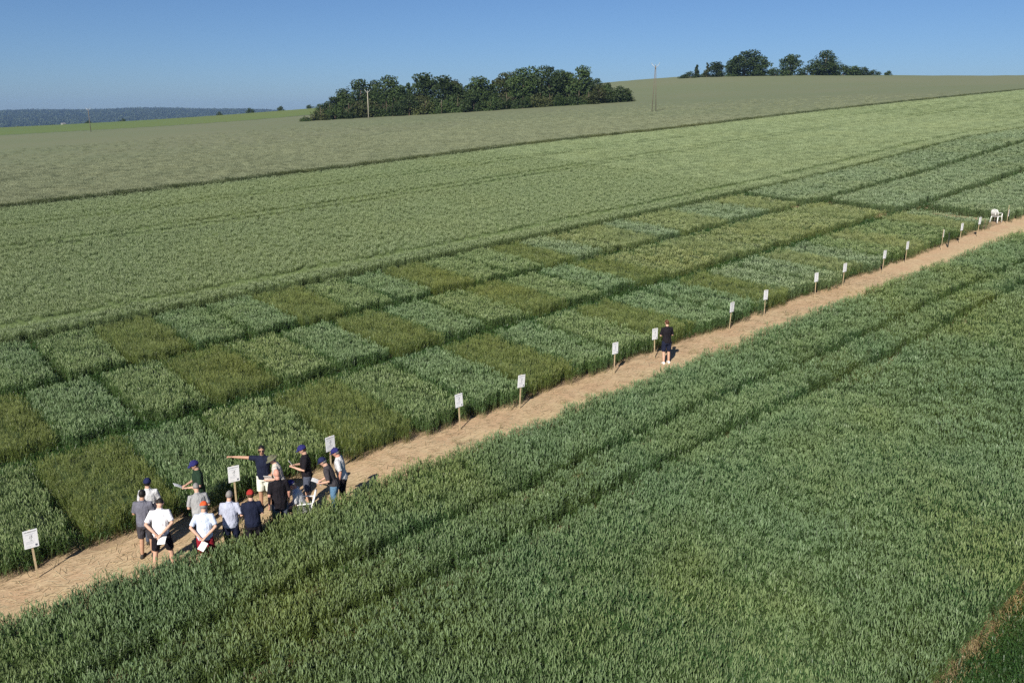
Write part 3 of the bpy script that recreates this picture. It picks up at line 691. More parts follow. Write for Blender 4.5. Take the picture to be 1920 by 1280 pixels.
# ------------------------------------------------------------------ poles and hut
M_CONC = plain('pale_concrete', (0.30, 0.28, 0.22), 0.8, 0.15, 4)
M_WOODP = plain('weathered_pole_wood', (0.13, 0.11, 0.085), 0.85, 0.2, 4)
M_STEEL = plain('galvanised_steel', (0.42, 0.43, 0.44), 0.45, 0.1, 6)
M_INS = plain('insulator_glass', (0.30, 0.36, 0.34), 0.25, 0.1, 6, 0.5)
def pole(x, y, h, label, kind):
    z = float(T(x, y)); o = empty('utility_pole', (x, y, z), R(-50)); tag(o, label, 'utility pole', 'utility poles across the grey field')
    b = MB()
    if kind == 'a':
        for s in (-1, 1):
            b = MB(); b.tube([(s*0.42, 0, -0.3), (s*0.06, 0, h-0.3)], [0.075, 0.055], 8); b.build('leg', M_WOODP, o, True)
        b = MB(); b.tube([(0, 0, h-0.6), (0, 0, h)], [0.10, 0.08], 8); b.build('pole_top', M_WOODP, o, True)
    else:
        b.tube([(0, 0, -0.3), (0, 0, h)], [(0.17, 0.15), (0.10, 0.09)] if kind == 'c' else [0.11, 0.08], 8); b.build('post', M_CONC if kind == 'c' else M_WOODP, o, True)
    arm = MB()
    for s in (-1, 1): arm.tube([(0, 0, h-0.45), (s*0.75, 0, h+0.35)], [0.05, 0.04], 6)
    arm.build('crossarm', M_STEEL, o, True)
    for p in ((-0.75, h+0.45), (0.75, h+0.45), (0, h+0.12)):
        i_ = MB(); i_.ball((p[0], 0, p[1]), (0.07, 0.07, 0.13), 8, 5); i_.build('insulator', M_INS, o, True)
pole(136.0, 111.7, 9.3, 'tall two legged utility pole right of the long wood', 'a')
pole(130.2, 207.6, 7.9, 'pale concrete utility pole in front of the long wood', 'c')
pole(80.7, 289.0, 7.4, 'thin utility pole at far left against the blue ridge', 's')
hx, hy = 138.0, 545.0
hut = empty('hut', (hx, hy, float(T(hx, hy))), 0.4); hut.scale = (0.6, 0.6, 0.6); tag(hut, 'tiny pale hut at the foot of the blue wooded ridge', 'hut')
M_HUT = plain('pale_render', (0.36, 0.36, 0.35), 0.8); M_TILE = plain('grey_roof', (0.20, 0.20, 0.20), 0.8)
b = MB(); b.box((0, 0, 1.6), (3.2, 3.0, 3.2)); b.build('wall', M_HUT, hut)
b = MB(); b.add([(-1.8, -1.7, 3.2), (1.8, -1.7, 3.2), (1.8, 1.7, 3.2), (-1.8, 1.7, 3.2), (-1.8, 0, 4.3), (1.8, 0, 4.3)], [(0, 1, 5, 4), (2, 3, 4, 5), (0, 4, 3), (1, 2, 5), (3, 2, 1, 0)]); b.build('roof', M_TILE, hut)

# ------------------------------------------------------------------ signs
M_BOARD = plain('white_board', (0.80, 0.81, 0.82), 0.45, 0.03, 5, 0.3)
M_PRINT = plain('grey_print', (0.30, 0.31, 0.31), 0.6, 0.1, 20); M_PRINTL = plain('light_grey_print', (0.56, 0.57, 0.60), 0.6, 0.1, 20); M_LOGO = plain('dark_print', (0.12, 0.13, 0.17), 0.6, 0.1, 20)
M_POST = plain('pale_wood_stake', (0.46, 0.36, 0.22), 0.85, 0.25, 7)
def board_box():
    b = MB(); b.box((0, 0, 0), (0.30, 0.012, 0.44)); return pmesh('board', b.v, b.f, M_BOARD)
def quads(name, rects, mat, yy=-0.0075):
    V = []; F = []
    for x0, z0, x1, z1, sl in rects:
        o = len(V); V += [(x0, yy, z0), (x1, yy, z0), (x1+sl, yy, z1), (x0+sl, yy, z1)]; F.append((o, o+1, o+2, o+3))
    return pmesh(name, V, F, mat)
SB = board_box()
pr = random.Random(4)
SH = quads('printed_heading', [(-0.125+i*0.023, 0.165, -0.125+i*0.023+pr.choice((0.013, 0.016, 0.019)), 0.192, 0.002) for i in range(11)], M_PRINT)
marks = [(-0.004, -0.03, 0.006, 0.095, 0.012), (0.010, 0.055, 0.024, 0.088, 0.014), (-0.018, 0.045, -0.006, 0.078, -0.010), (0.012, 0.02, 0.026, 0.050, 0.016), (-0.024, 0.01, -0.010, 0.040, -0.014), (-0.03, -0.04, 0.03, -0.032, 0.0)]
SM = quads('printed_figure', marks, M_PRINT)
SL = quads('printed_lines', [(-0.11, z, -0.11+l*0.75, z+0.007, 0) for z, l in ((0.125, 0.27), (0.108, 0.22), (-0.06, 0.24), (-0.077, 0.20), (-0.10, 0.25), (-0.117, 0.18), (-0.17, 0.16), (-0.187, 0.12))], M_PRINTL)
SG = quads('printed_logo', [(0.075, -0.19, 0.122, -0.15, 0.0), (0.068, -0.15, 0.11, -0.142, 0.014)], M_LOGO)
b = MB(); b.box((0, 0.016, 0.60), (0.042, 0.020, 1.30)); b.box((0, 0.016, -0.08), (0.042, 0.02, 0.10), None, 1.0); POSTM = pmesh('post', b.v[:8], b.f[:6], M_POST)
SIGNS = [(3.35, 20.62, 'white plot sign on a leaning wooden stake at the far left'), (8.20, 20.55, 'white plot sign left of the pointing man'), (12.02-0.95, 20.52, 'white plot sign behind the right hand end of the group of people'), (15.77, 20.47, 'white plot sign, first one right of the group of people'), (18.33, 20.43, 'white plot sign, second one right of the group of people'),
         (23.17, 20.45, 'white plot sign just left of the lone man'), (25.60, 20.5, 'white plot sign touching the left side of the lone man'), (30.8, 20.6, 'white plot sign, first one right of the lone man'), (33.5, 20.6, 'white plot sign, second one right of the lone man'), (37.9, 20.6, 'white plot sign, third one right of the lone man'), (40.6, 20.62, 'white plot sign, fourth one right of the lone man'),
         (44.6, 20.5, 'white plot sign, fifth one right of the lone man'), (47.5, 20.6, 'white plot sign, sixth one right of the lone man'), (51.9, 20.5, 'greyish plot sign, fourth before the white chair'), (54.4, 20.47, 'white plot sign, second before the white chair'), (56.9, 20.42, 'white plot sign nearest to the white chair')]
for i, (x, y, lab) in enumerate(SIGNS):
    o = empty('plot_sign', (x, y, float(T(x, y))), R(pr.uniform(-5, 5)+(28 if i == 13 else 0)))
    o.rotation_euler[1] = R(-1.0 if i == 0 else pr.uniform(-2, 2)); o.rotation_euler[0] = R(pr.uniform(-3, 3))
    tag(o, lab, 'sign', 'white signs along the front of the plots')
    link('post', POSTM, o)
    bd = link('board', SB, o); bd.location = (0, -0.002, 1.02); bd.rotation_euler = (0, R(pr.uniform(-2, 2)), 0)
    for me in (SH, SM, SL, SG):
        q = link(me.name.split('.')[0], me, bd)
o = empty('marker_stake', (52.9, 20.55, float(T(52.9, 20.55)))); tag(o, 'short dark stake without a board near the far end of the path', 'stake')
M_DARKW = plain('dark_stake', (0.03, 0.035, 0.025), 0.8)
b = MB(); b.box((0, 0, 0.42), (0.07, 0.05, 0.95)); b.build('post', M_DARKW, o)
o = empty('narrow_sign', (62.05, 20.55, float(T(62.05, 20.55))), R(30)); tag(o, 'narrow white board seen edge on right of the white chair', 'sign')
link('board', SB, o).location = (0, 0, 0.75); link('post', POSTM, o)

# ------------------------------------------------------------------ plastic chairs
M_PLASTIC = plain('white_plastic', (0.74, 0.74, 0.72), 0.35, 0.03, 4, 0.45)
def chair(x, y, rz, label):
    o = empty('plastic_chair', (x, y, float(T(x, y))), rz); tag(o, label, 'chair')
    b = MB(); b.box((0, 0, 0.43), (0.46, 0.44, 0.03)); b.box((0, 0.23, 0.405), (0.44, 0.025, 0.07)); b.build('seat', M_PLASTIC, o)
    for s in (-1, 1):
        b = MB(); b.tube([(s*0.25, 0.24, 0.0), (s*0.225, 0.21, 0.43), (s*0.235, 0.20, 0.64)], [(0.032, 0.025)]*3, 6); b.build('leg', M_PLASTIC, o, True)
        b = MB(); b.tube([(s*0.25, -0.30, 0.0), (s*0.215, -0.22, 0.43)], [(0.034, 0.025)]*2, 6); b.build('leg', M_PLASTIC, o, True)
        b = MB(); b.tube([(s*0.235, 0.22, 0.64), (s*0.255, 0.0, 0.66), (s*0.225, -0.26, 0.66)], [(0.035, 0.016)]*3, 6, ref=(0, 0, 1)); b.build('armrest', M_PLASTIC, o, True)
    b = MB()
    b.tube([(-0.215, -0.22, 0.44), (-0.235, -0.30, 0.72), (-0.17, -0.34, 0.86), (0, -0.35, 0.90), (0.17, -0.34, 0.86), (0.235, -0.30, 0.72), (0.215, -0.22, 0.44)], [0.028]*7, 6)
    b.build('back_frame', M_PLASTIC, o, True)
    for i in range(5):
        b = MB(); xx = -0.15+i*0.075; b.tube([(xx*0.9, -0.225, 0.44), (xx, -0.30, 0.68), (xx*1.0, -0.342, 0.875-abs(i-2)*0.012)], [(0.027, 0.010)]*3, 6); b.build('back_slat', M_PLASTIC, o, True)
    return o
chair(62.1, 21.25, R(-100), 'empty white plastic garden chair at the far end of the path')

# ------------------------------------------------------------------ people
def skin(name, c): return plain(name, c, 0.55, 0.06, 12, 0.35)
def cloth(name, c):
    m = plain(name, c, 0.85, 0.16, 7, 0.15); t = m.node_tree; b = next(n for n in t.nodes if n.type == 'BSDF_PRINCIPLED')
    tc = N(t, 'ShaderNodeTexCoord').outputs['Object']; mp = N(t, 'ShaderNodeMapping'); mp.inputs['Scale'].default_value = (9, 9, 4.5); mp.inputs['Rotation'].default_value = (0.3, 0.4, 0); t.links.new(tc, mp.inputs[0])
    bump(t, b, noise(t, mp.outputs[0], 1.6, 3, 0.5), 0.9, 0.05); return m
SKIN_A = skin('skin_fair', (0.52, 0.31, 0.22)); SKIN_B = skin('skin_tanned', (0.40, 0.23, 0.15)); SKIN_R = skin('skin_ruddy', (0.50, 0.25, 0.18))
CL = {k: cloth(k, c) for k, c in dict(grey=(0.13, 0.13, 0.16), lightgrey=(0.30, 0.30, 0.30), white=(0.74, 0.73, 0.75), offwhite=(0.50, 0.50, 0.51), cream=(0.50, 0.46, 0.41), paleblue=(0.38, 0.40, 0.49), skyblue=(0.52, 0.58, 0.70), navy=(0.011, 0.014, 0.032), black=(0.012, 0.010, 0.013), darkgreen=(0.016, 0.035, 0.020), charcoal=(0.050, 0.045, 0.050), jeans=(0.10, 0.19, 0.29), red=(0.26, 0.015, 0.025), orange=(0.75, 0.10, 0.03), capred=(0.33, 0.03, 0.025), capblue=(0.024, 0.024, 0.115), capnavy=(0.014, 0.018, 0.060), olive=(0.12, 0.12, 0.075), khaki=(0.30, 0.24, 0.15), ivory=(0.66, 0.66, 0.58), slate=(0.07, 0.08, 0.11), shoe=(0.05, 0.045, 0.04), shoewhite=(0.72, 0.70, 0.66), silver=(0.55, 0.52, 0.48)).items()}
HAIR = {k: plain('hair_'+k, c, 0.6, 0.2, 30) for k, c in dict(black=(0.012, 0.010, 0.009), grey=(0.20, 0.19, 0.18), brown=(0.07, 0.035, 0.018), red=(0.085, 0.035, 0.018)).items()}
M_EYE = plain('eye_dark', (0.03, 0.025, 0.02), 0.3, 0.05); M_LIP = plain('lips', (0.32, 0.13, 0.11), 0.5, 0.05)
def remesh(o, vox, it=3):
    m = o.modifiers.new('remesh', 'REMESH'); m.mode = 'VOXEL'; m.voxel_size = vox; m.use_smooth_shade = True
    if it:
        k = o.modifiers.new('smooth', 'SMOOTH'); k.factor = 0.5; k.iterations = it
    return o
prd = random.Random(11)
def person(x, y, az, h, label, shirt, legs, legmat, skinm=SKIN_A, lean=0.05, nod=0.2, turn=0.0, arms=('down', 'down'), hat=None, hatmat=None, hair='brown', seated=False, girth=1.0, sleeve=0.85, shoes='shoe', shirtlen=0.86, glasses=False, stance=0.0):
    root = empty('person', (x, y, float(T(x, y))+0.004), R(az-90)); root.scale = (h/1.75,)*3
    tag(root, label, 'person', None if x > 20 else 'people gathered on the path by the plots')
    hz = 0.93; drop = 0.455 if seated else 0.0
    def tt(p):
        px, py, pz = p; a = lean
        if pz < hz: a = lean*max(0, (pz-0.80)/(hz-0.80))
        q = Vector((px, py*math.cos(a)+(pz-hz)*math.sin(a), hz+(pz-hz)*math.cos(a)-py*math.sin(a)))
        return q - Vector((0, 0, drop))
    # legs
    LEG = {}
    for s in (-1, 1):
        if seated:
            LEG[s] = [Vector((s*0.095, 0.0, 0.50)), Vector((s*0.12, 0.24, 0.50)), Vector((s*0.13, 0.46, 0.48)), Vector((s*0.13, 0.43, 0.26)), Vector((s*0.13, 0.40, 0.085))]
        else:
            w_ = 0.0+stance
            LEG[s] = [Vector((s*0.095, 0, 0.92)), Vector((s*(0.105+w_*0.4), 0.015, 0.70)), Vector((s*(0.11+w_*0.7), 0.02+s*0.015, 0.49)), Vector((s*(0.115+w_*0.9), -0.005+s*0.03, 0.30)), Vector((s*(0.12+w_), -0.02+s*0.04, 0.085))]
    lr = [0.092, 0.080, 0.056, 0.054, 0.038]
    b = MB()
    TOR = [((0, 0, 0.84), (0.13, 0.095)), ((0, 0, 0.93), (0.165, 0.118)), ((0, 0.012*girth, 1.08), (0.148*girth, 0.108*girth)), ((0, 0.005, 1.25), (0.168, 0.118)), ((0, 0, 1.38), (0.172, 0.108)), ((0, -0.005, 1.445), (0.105, 0.078)), ((0, -0.005, 1.49), (0.060, 0.062)), ((0, 0.0, 1.56), (0.054, 0.058))]
    b.tube([tt(p) for p, r in TOR], [r for p, r in TOR], 14)
    for s in (-1, 1):
        b.tube(LEG[s], lr, 10)
        an = LEG[s][4]; b.tube([an+Vector((0, -0.06, -0.045)), an+Vector((0, 0.03, -0.045)), an+Vector((s*0.01, 0.17, -0.062))], [(0.036, 0.036), (0.042, 0.034), (0.040, 0.020)], 8, ref=(0, 0, 1))
    # arms
    E = dict(down=((0.235, -0.03, 1.14), (0.235, 0.06, 0.89)), behind=((0.285, -0.12, 1.17), (0.07, -0.20, 0.96)), hold=((0.245, 0.03, 1.14), (0.11, 0.28, 1.12)), point=((0.47, 0.03, 1.44), (0.73, 0.06, 1.465)), bend=((0.30, -0.06, 1.16), (0.26, 0.19, 1.06)), lap=((0.24, 0.10, 1.15), (0.13, 0.36, 1.06)), phone=((0.235, 0.06, 1.14), (0.10, 0.27, 1.20)))
    hands = {}; ARM = {}
    for s, an in ((-1, arms[0]), (1, arms[1])):
        e, w_ = E[an]; S = tt((s*0.175, 0, 1.405)); e = tt((s*e[0], e[1], e[2])); w_ = tt((s*w_[0], w_[1], w_[2])); ARM[s] = (S, e, w_)
        b.tube([tt((s*0.10, 0, 1.40)), S, S.lerp(e, 0.5), e, e.lerp(w_, 0.4), w_], [0.062, 0.058, 0.047, 0.040, 0.039, 0.026], 9)
        d = (w_-e).normalized()
        if an in ('hold', 'lap', 'phone'): d = (d+Vector((-s*0.3, 0.3, 0.1))).normalized()
        up_ = Vector((0, 0, 1)) if abs(d.z) < 0.8 else Vector((0, 1, 0))
        sv = d.cross(up_).normalized()
        if abs(d.z) >= 0.8: sv = Vector((0, 1, 0)) - d*d.y; sv.normalize()
        nn = sv.cross(d).normalized()
        pc = w_ + d*0.05; rot = Matrix((sv, nn, d)).transposed()
        b.ball(pc, (0.042, 0.018, 0.056), 8, 5, rot); hands[s] = w_+d*0.12
        curl = -nn if an not in ('down', 'point') else (nn if an == 'down' else -nn)
        for k, fl in enumerate((0.070, 0.082, 0.076, 0.060)):
            f0 = pc + d*0.040 + sv*(0.030-0.020*k); c_ = 0.10 if (an == 'point' and k == 0) else (0.85 if an == 'point' else 0.45)
            f1 = f0 + (d + curl*c_*0.4).normalized()*fl*0.55; f2 = f1 + (d*(1-c_*0.6) + curl*c_).normalized()*fl*0.5
            b.tube([f0-d*0.02, f0, f1, f2], [0.010, 0.010, 0.009, 0.0075], 6)
        t0 = pc - d*0.025 + sv*0.034; b.tube([t0, t0+(sv*0.8+d*0.5).normalized()*0.035, t0+(sv*0.5+d*0.9+curl*0.3).normalized()*0.066], [0.012, 0.011, 0.009], 6)
    # head
    HR = Matrix.Rotation(-(lean+nod), 3, 'X') @ Matrix.Rotation(turn, 3, 'Z')
    nb = tt((0, 0.0, 1.55))
    hc = lambda p: nb + HR@Vector(p)
    b.ball(hc((0, 0.012, 0.095)), (0.074, 0.094, 0.108), 14, 9, HR)
    b.ball(hc((0, 0.040, 0.035)), (0.052, 0.060, 0.058), 10, 6, HR)
    b.tube([hc((0, 0.100, 0.105)), hc((0, 0.122, 0.072))], [0.011, 0.017], 6)
    for s in (-1, 1): b.ball(hc((s*0.076, 0.0, 0.085)), (0.012, 0.024, 0.034), 7, 5, HR)
    b.tube([nb-Vector((0, 0, 0.06)), hc((0, 0.0, 0.06))], [0.055, 0.055], 10)
    body = remesh(b.build('body', skinm, root), 0.0105, 2)
    for s in (-1, 1):
        e_ = MB(); e_.ball(hc((s*0.031, 0.098, 0.108)), (0.013, 0.008, 0.008), 8, 5, HR); e_.build('eye', M_EYE, root, True)
    m_ = MB(); m_.ball(hc((0, 0.098, 0.040)), (0.024, 0.006, 0.007), 8, 5, HR); m_.build('mouth', M_LIP, root, True)
    if glasses:
        g = MB()
        for s in (-1, 1): g.ball(hc((s*0.035, 0.106, 0.106)), (0.032, 0.008, 0.022), 10, 6, HR)
        g.tube([hc((-0.078, 0.0, 0.112)), hc((-0.066, 0.090, 0.112))], 0.005, 5); g.tube([hc((0.078, 0.0, 0.112)), hc((0.066, 0.090, 0.112))], 0.005, 5)
        g.build('sunglasses', CL['black'], root, True)
    # shirt
    b = MB(); g_ = girth
    SH_ = [((0, 0, shirtlen), (0.180, 0.136)), ((0, 0.0, 0.96), (0.180*max(1, g_*0.97), 0.136*g_)), ((0, 0.014*g_, 1.09), (0.170*g_, 0.130*g_)), ((0, 0.006, 1.25), (0.186, 0.138)), ((0, 0, 1.37), (0.188, 0.126)), ((0, -0.004, 1.435), (0.132, 0.096)), ((0, -0.005, 1.485), (0.075, 0.076))]
    b.tube([tt(p) for p, r in SH_], [r for p, r in SH_], 16)
    for s in (-1, 1):
        S, e, w_ = ARM[s]; end = S.lerp(e, sleeve) if sleeve <= 1 else e.lerp(w_, sleeve-1)
        pts = [tt((s*0.08, 0, 1.39)), S, S.lerp(e, 0.45), end] if sleeve <= 1 else [tt((s*0.08, 0, 1.39)), S, e, end]
        b.tube(pts, [0.078, 0.076, 0.066, 0.062 if sleeve <= 1 else 0.044], 10)
    remesh(b.build('shirt', shirt, root), 0.014, 2)
    c_ = MB(); c_.tube([tt((0, -0.006, 1.462)), tt((0, -0.004, 1.505))], [(0.080, 0.082), (0.068, 0.070)], 12); c_.build('collar', shirt, root, True)
    # lower clothes
    b = MB(); b.tube([tt(p) for p in ((0, 0, 0.80), (0, 0, 0.90), (0, 0, 0.99))], [(0.15, 0.115), (0.176, 0.130), (0.170, 0.126)], 14)
    for s in (-1, 1):
        L = LEG[s]
        if legs == 'shorts': b.tube([L[0], L[1], L[1].lerp(L[2], 0.85)], [0.104, 0.100, 0.092], 11)
        else: b.tube([L[0], L[1], L[2], L[3], L[4]+Vector((0, 0, 0.0))], [0.104, 0.094, 0.076, 0.068, 0.060], 11)
    remesh(b.build('shorts' if legs == 'shorts' else 'trousers', legmat, root), 0.014, 2)
    for s in (-1, 1):
        an = LEG[s][4]; sh = MB()
        sh.tube([an+Vector((0, -0.075, -0.035)), an+Vector((0, -0.02, -0.030)), an+Vector((0, 0.07, -0.044)), an+Vector((s*0.012, 0.19, -0.058))], [(0.038, 0.046), (0.047, 0.054), (0.048, 0.040), (0.040, 0.022)], 10, ref=(0, 0, 1))
        if legs == 'shorts': sh.tube([an+Vector((0, 0, -0.02)), an+Vector((0, 0, 0.03))], [0.046, 0.044], 9)
        sh.build('shoe', CL[shoes], root, True)
    # hair and hat
    if hair:
        hm = MB()
        hm.ball(hc((0, -0.012, 0.090 if hat else 0.098)), (0.080, 0.090, 0.100) if hat else (0.079, 0.092, 0.109), 14, 7, HR@Matrix.Rotation(0.62, 3, 'X'), -0.25)
        if not hat: hm.ball(hc((0, 0.002, 0.100)), (0.080, 0.100, 0.112), 14, 6, HR@Matrix.Rotation(0.15, 3, 'X'), 0.30)
        hm.build('hair', HAIR[hair], root, True)
    if hat == 'cap':
        k = MB(); k.ball(hc((0, 0.002, 0.115)), (0.094, 0.116, 0.106), 16, 7, HR@Matrix.Rotation(0.14, 3, 'X'), -0.08); k.build('cap', hatmat, root, True)
        cap = root.children[-1] if False else None
        br = MB(); R2 = HR@Matrix.Rotation(-0.18, 3, 'X'); br.ball(hc((0, 0.112, 0.124)), (0.066, 0.068, 0.009), 14, 5, R2); br.build('cap_brim', hatmat, root, True)
    elif hat == 'bucket':
        k = MB(); k.ball(hc((0, 0.004, 0.125)), (0.094, 0.112, 0.088), 16, 7, HR, 0.0)
        ring = [(1.0, 0.135), (1.62, 0.098)]; V = []; F = []
        for q, z in ring:
            for j in range(18):
                a = 2*math.pi*j/18; V.append(hc((0.094*q*math.cos(a), 0.004+0.112*q*math.sin(a), z)))
        F = [(j, (j+1) % 18, 18+(j+1) % 18, 18+j) for j in range(18)]; k.add(V, F); k.add([v-Vector((0, 0, 0.006)) for v in V], [f[::-1] for f in F])
        k.build('bucket_hat', hatmat, root, True)
    root['_h'] = 0
    del root['_h']
    return root, {s: (root, hands[s]) for s in hands}
def wpos(ref, off=(0, 0, 0)):
    root, p = ref; s = root.scale[0]; a = root.rotation_euler[2]
    q = Matrix.Rotation(a, 3, 'Z')@((Vector(p)+Vector(off))*s)
    return Vector(root.location)+q, a
M_PAPER = plain('white_paper', (0.80, 0.80, 0.79), 0.6, 0.03, 6, 0.2)
def paper(ref, off, rot, label, size=(0.21, 0.297), cat='paper', name='paper_sheet', mat=None, thick=0.006):
    loc, a = wpos(ref, off)
    b = MB(); n = 5
    V = []; F = []
    for i in range(n+1):
        t_ = i/n-0.5; z = 0.018*math.cos(t_*3.0)
        for sx in (-0.5, 0.5):
            for dz in (0, thick): V.append((sx*size[0], t_*size[1], z+dz))
    for i in range(n):
        o = i*4; p = o+4
        F += [(o+1, o+3, p+3, p+1), (o+2, o, p, p+2), (o, o+1, p+1, p), (o+3, o+2, p+2, p+3)]
    F += [(0, 2, 3, 1), (n*4, n*4+1, n*4+3, n*4+2)]
    b.add(V, F)
    o = b.build(name, mat or M_PAPER); o.location = loc; o.rotation_euler = (rot[0], rot[1], a+rot[2]); tag(o, label, cat)
    return o
Pn = {}
Pn[1] = person(5.60, 19.80, 52, 1.74, 'dark haired man in grey polo at the left end of the group', CL['grey'], 'shorts', CL['charcoal'], SKIN_B, 0.08, 0.25, 0.0, ('hold', 'hold'), None, None, 'black', girth=1.08)
Pn[16] = person(5.93, 20.36, 60, 1.72, 'man in white shirt and navy cap half hidden behind the grey polo', CL['offwhite'], 'trousers', CL['slate'], SKIN_A, 0.04, 0.15, 0.0, ('hold', 'hold'), 'cap', CL['capnavy'], 'black')
Pn[2] = person(5.70, 18.98, 58, 1.80, 'man in bright white t-shirt and black shorts with hands behind his back', CL['white'], 'shorts', CL['black'], SKIN_A, 0.24, 0.95, 0.0, ('behind', 'behind'), None, None, 'black', girth=1.08, stance=0.07)
Pn[3] = person(7.22, 20.42, 172, 1.79, 'man in dark green shirt and blue cap reading a white sheet beside the wheat', CL['darkgreen'], 'trousers', CL['slate'], SKIN_A, 0.05, 0.35, 0.0, ('hold', 'hold'), 'cap', CL['capblue'], 'brown')
Pn[4] = person(6.76, 19.28, 78, 1.70, 'grey haired man in light grey t-shirt bowing behind the orange cap', CL['lightgrey'], 'trousers', CL['charcoal'], SKIN_A, 0.28, 0.6, 0.0, ('hold', 'hold'), None, None, 'grey', girth=1.1)
Pn[5] = person(6.44, 18.22, 56, 1.73, 'man in pale blue shirt, red shorts and bright orange cap', CL['skyblue'], 'shorts', CL['red'], SKIN_A, 0.22, 0.40, 0.0, ('behind', 'behind'), 'cap', CL['orange'], 'grey', girth=1.08)
Pn[6] = person(7.12, 18.34, 52, 1.73, 'grey haired man in lavender grey shirt and navy trousers with bent right arm', CL['paleblue'], 'trousers', CL['navy'], SKIN_A, 0.14, 0.35, 0.0, ('hold', 'bend'), None, None, 'grey', girth=1.12)
Pn[7] = person(7.54, 18.02, 66, 1.73, 'man in navy shirt and dark red cap below the pointing man', CL['navy'], 'trousers', CL['black'], SKIN_A, 0.12, 0.25, 0.0, ('hold', 'hold'), 'cap', CL['capred'], 'brown', girth=1.12)
Pn[8] = person(8.80, 20.02, 228, 1.83, 'man in navy polo, white shorts and sunglasses pointing left with outstretched arm', CL['navy'], 'shorts', CL['ivory'], SKIN_B, 0.02, 0.10, 0.25, ('bend', 'point'), None, None, 'black', glasses=True, sleeve=0.55)
Pn[9] = person(8.46, 18.45, 78, 1.82, 'balding man in black t-shirt seen from behind below the pointing man', CL['black'], 'shorts', CL['slate'], SKIN_R, 0.06, 0.35, 0.0, ('down', 'down'), None, None, None, girth=1.12, shirtlen=0.76)
Pn[10] = person(9.03, 19.50, 148, 1.70, 'person in cream shirt, pale shorts and olive bucket hat facing left', CL['cream'], 'shorts', CL['offwhite'], SKIN_A, 0.24, 0.30, 0.0, ('hold', 'hold'), 'bucket', CL['olive'], 'grey')
Pn[11] = person(9.68, 19.30, 152, 1.82, 'man in black t-shirt and blue cap holding up a pale phone', CL['black'], 'shorts', CL['slate'], SKIN_A, 0.05, 0.42, 0.0, ('phone', 'phone'), 'cap', CL['capblue'], 'brown')
Pn[12] = person(9.16, 18.62, 146, 1.76, 'man in pale grey shirt and blue cap sitting in the white plastic chair', CL['offwhite'], 'trousers', CL['slate'], SKIN_R, 0.30, 0.45, 0.0, ('lap', 'lap'), 'cap', CL['capblue'], 'grey', seated=True)
Pn[13] = person(9.98, 18.40, 142, 1.74, 'man in charcoal shirt, blue jeans and navy cap bending over a white sheet', CL['charcoal'], 'trousers', CL['jeans'], SKIN_A, 0.34, 0.30, 0.0, ('hold', 'hold'), 'cap', CL['capnavy'], 'grey')
Pn[14] = person(10.36, 18.62, 140, 1.76, 'man in pale shirt, black trousers and blue cap at the right of the group', CL['offwhite'], 'trousers', CL['black'], SKIN_R, 0.16, 0.40, 0.0, ('down', 'down'), 'cap', CL['capblue'], 'grey')
Pn[15] = person(25.45, 19.82, 62, 1.76, 'lone man in black t-shirt and navy shorts standing on the path facing away', CL['black'], 'shorts', CL['navy'], SKIN_A, 0.05, 0.30, 0.0, ('hold', 'hold'), None, None, 'red', shoes='shoewhite')
chair(9.18, 18.66, R(146-90), 'white plastic garden chair under the man in pale grey shirt and blue cap')
H = lambda i, s: Pn[i][1][s]
paper(H(2, -1), (0.07, -0.05, -0.05), (R(18), 0, 0), 'white sheet held behind the back of the man in white t-shirt', (0.17, 0.24))
paper(H(3, -1), (0.10, 0.08, 0.02), (R(35), 0, 0), 'white sheet in the hands of the man in dark green shirt')
paper(H(5, 1), (0.02, -0.07, -0.10), (R(52), R(35), 0), 'white papers held behind the man in red shorts', (0.15, 0.21))
paper(H(8, -1), (0.02, 0.06, -0.02), (R(55), 0, 0), 'white sheet in the left hand of the pointing man')
paper(H(11, -1), (0.08, 0.02, 0.05), (R(60), 0, 0), 'pale phone held up by the man in black t-shirt', (0.09, 0.16), 'phone', 'mobile_phone', CL['silver'], 0.01)
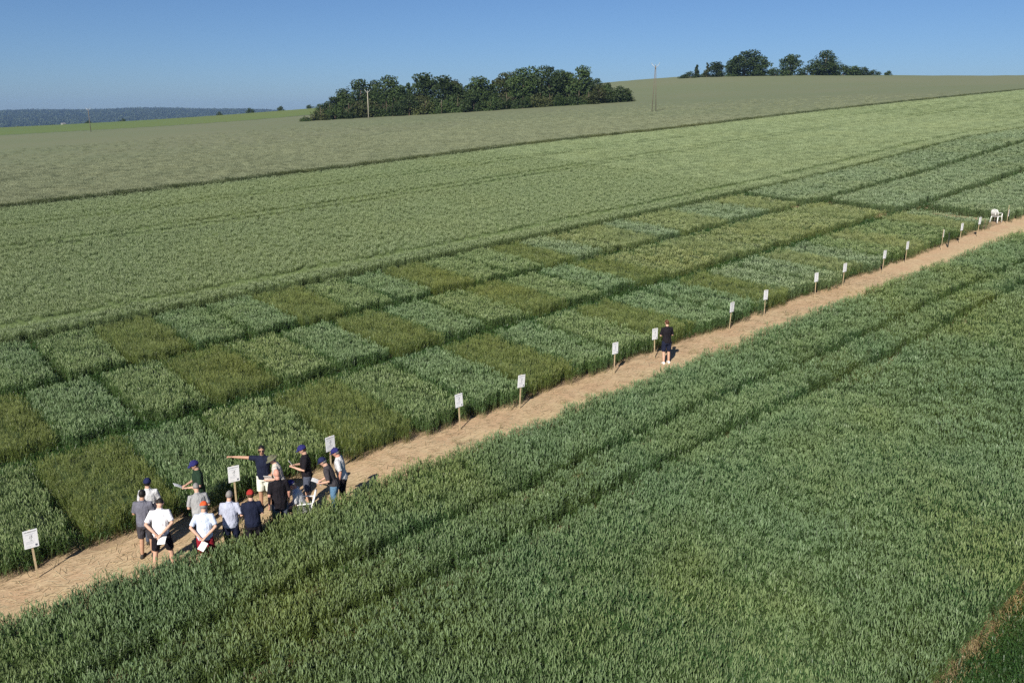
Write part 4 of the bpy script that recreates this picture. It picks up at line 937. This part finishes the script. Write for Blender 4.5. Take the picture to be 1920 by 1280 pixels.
paper(H(13, -1), (0.10, 0.04, 0.0), (R(30), 0, 0), 'white sheet under the bent man in blue jeans')
paper(H(14, 1), (0.0, 0.02, -0.06), (R(85), 0, R(70)), 'white folded paper in the right hand of the man in black trousers')
paper(H(1, 1), (-0.10, 0.06, 0.0), (R(30), 0, 0), 'sheet held by the man in grey polo at the left end')
paper(H(12, 1), (-0.10, 0.05, 0.0), (R(15), 0, 0), 'sheet on the lap of the man sitting in the white chair')
# bag lying at the wheat edge
o = empty('shoulder_bag', (11.35, 18.30, float(T(11.35, 18.30))), R(25)); tag(o, 'small black bag lying at the wheat edge right of the group', 'bag')
b = MB(); b.box((0, 0, 0.14), (0.40, 0.22, 0.28), None, 0.86); q = b.build('bag_body', CL['black'], o); md = q.modifiers.new('bevel', 'BEVEL'); md.width = 0.05; md.segments = 3
b = MB(); b.tube([(-0.14, 0, 0.26), (-0.10, 0.01, 0.36), (0.10, 0.01, 0.36), (0.14, 0, 0.26)], 0.014, 6); b.build('handle', CL['black'], o, True)
b = MB(); b.box((0, -0.125, 0.12), (0.26, 0.05, 0.15), None, 0.9); q = b.build('front_pocket', CL['charcoal'], o); md = q.modifiers.new('bevel', 'BEVEL'); md.width = 0.015; md.segments = 2

# ------------------------------------------------------------------ air
hb = MB(); X0, X1, Y0, Y1 = gx[0]-30, gx[-1]+30, gy[0]-30, gy[-1]+30
hb.box(((X0+X1)/2, (Y0+Y1)/2, 15), (X1-X0, Y1-Y0, 160))
hm = bpy.data.materials.new('haze'); hm.use_nodes = True; t = hm.node_tree; t.nodes.clear()
pv = t.nodes.new('ShaderNodeVolumePrincipled'); pv.inputs['Color'].default_value = (0.31, 0.51, 0.86, 1); pv.inputs['Density'].default_value = 0.00010; pv.inputs['Anisotropy'].default_value = 0.0
mo = t.nodes.new('ShaderNodeOutputMaterial'); t.links.new(pv.outputs[0], mo.inputs['Volume'])
hz_ = hb.build('haze', hm); tag(hz_, 'thin blue summer haze over the far fields', 'haze', kind='stuff')
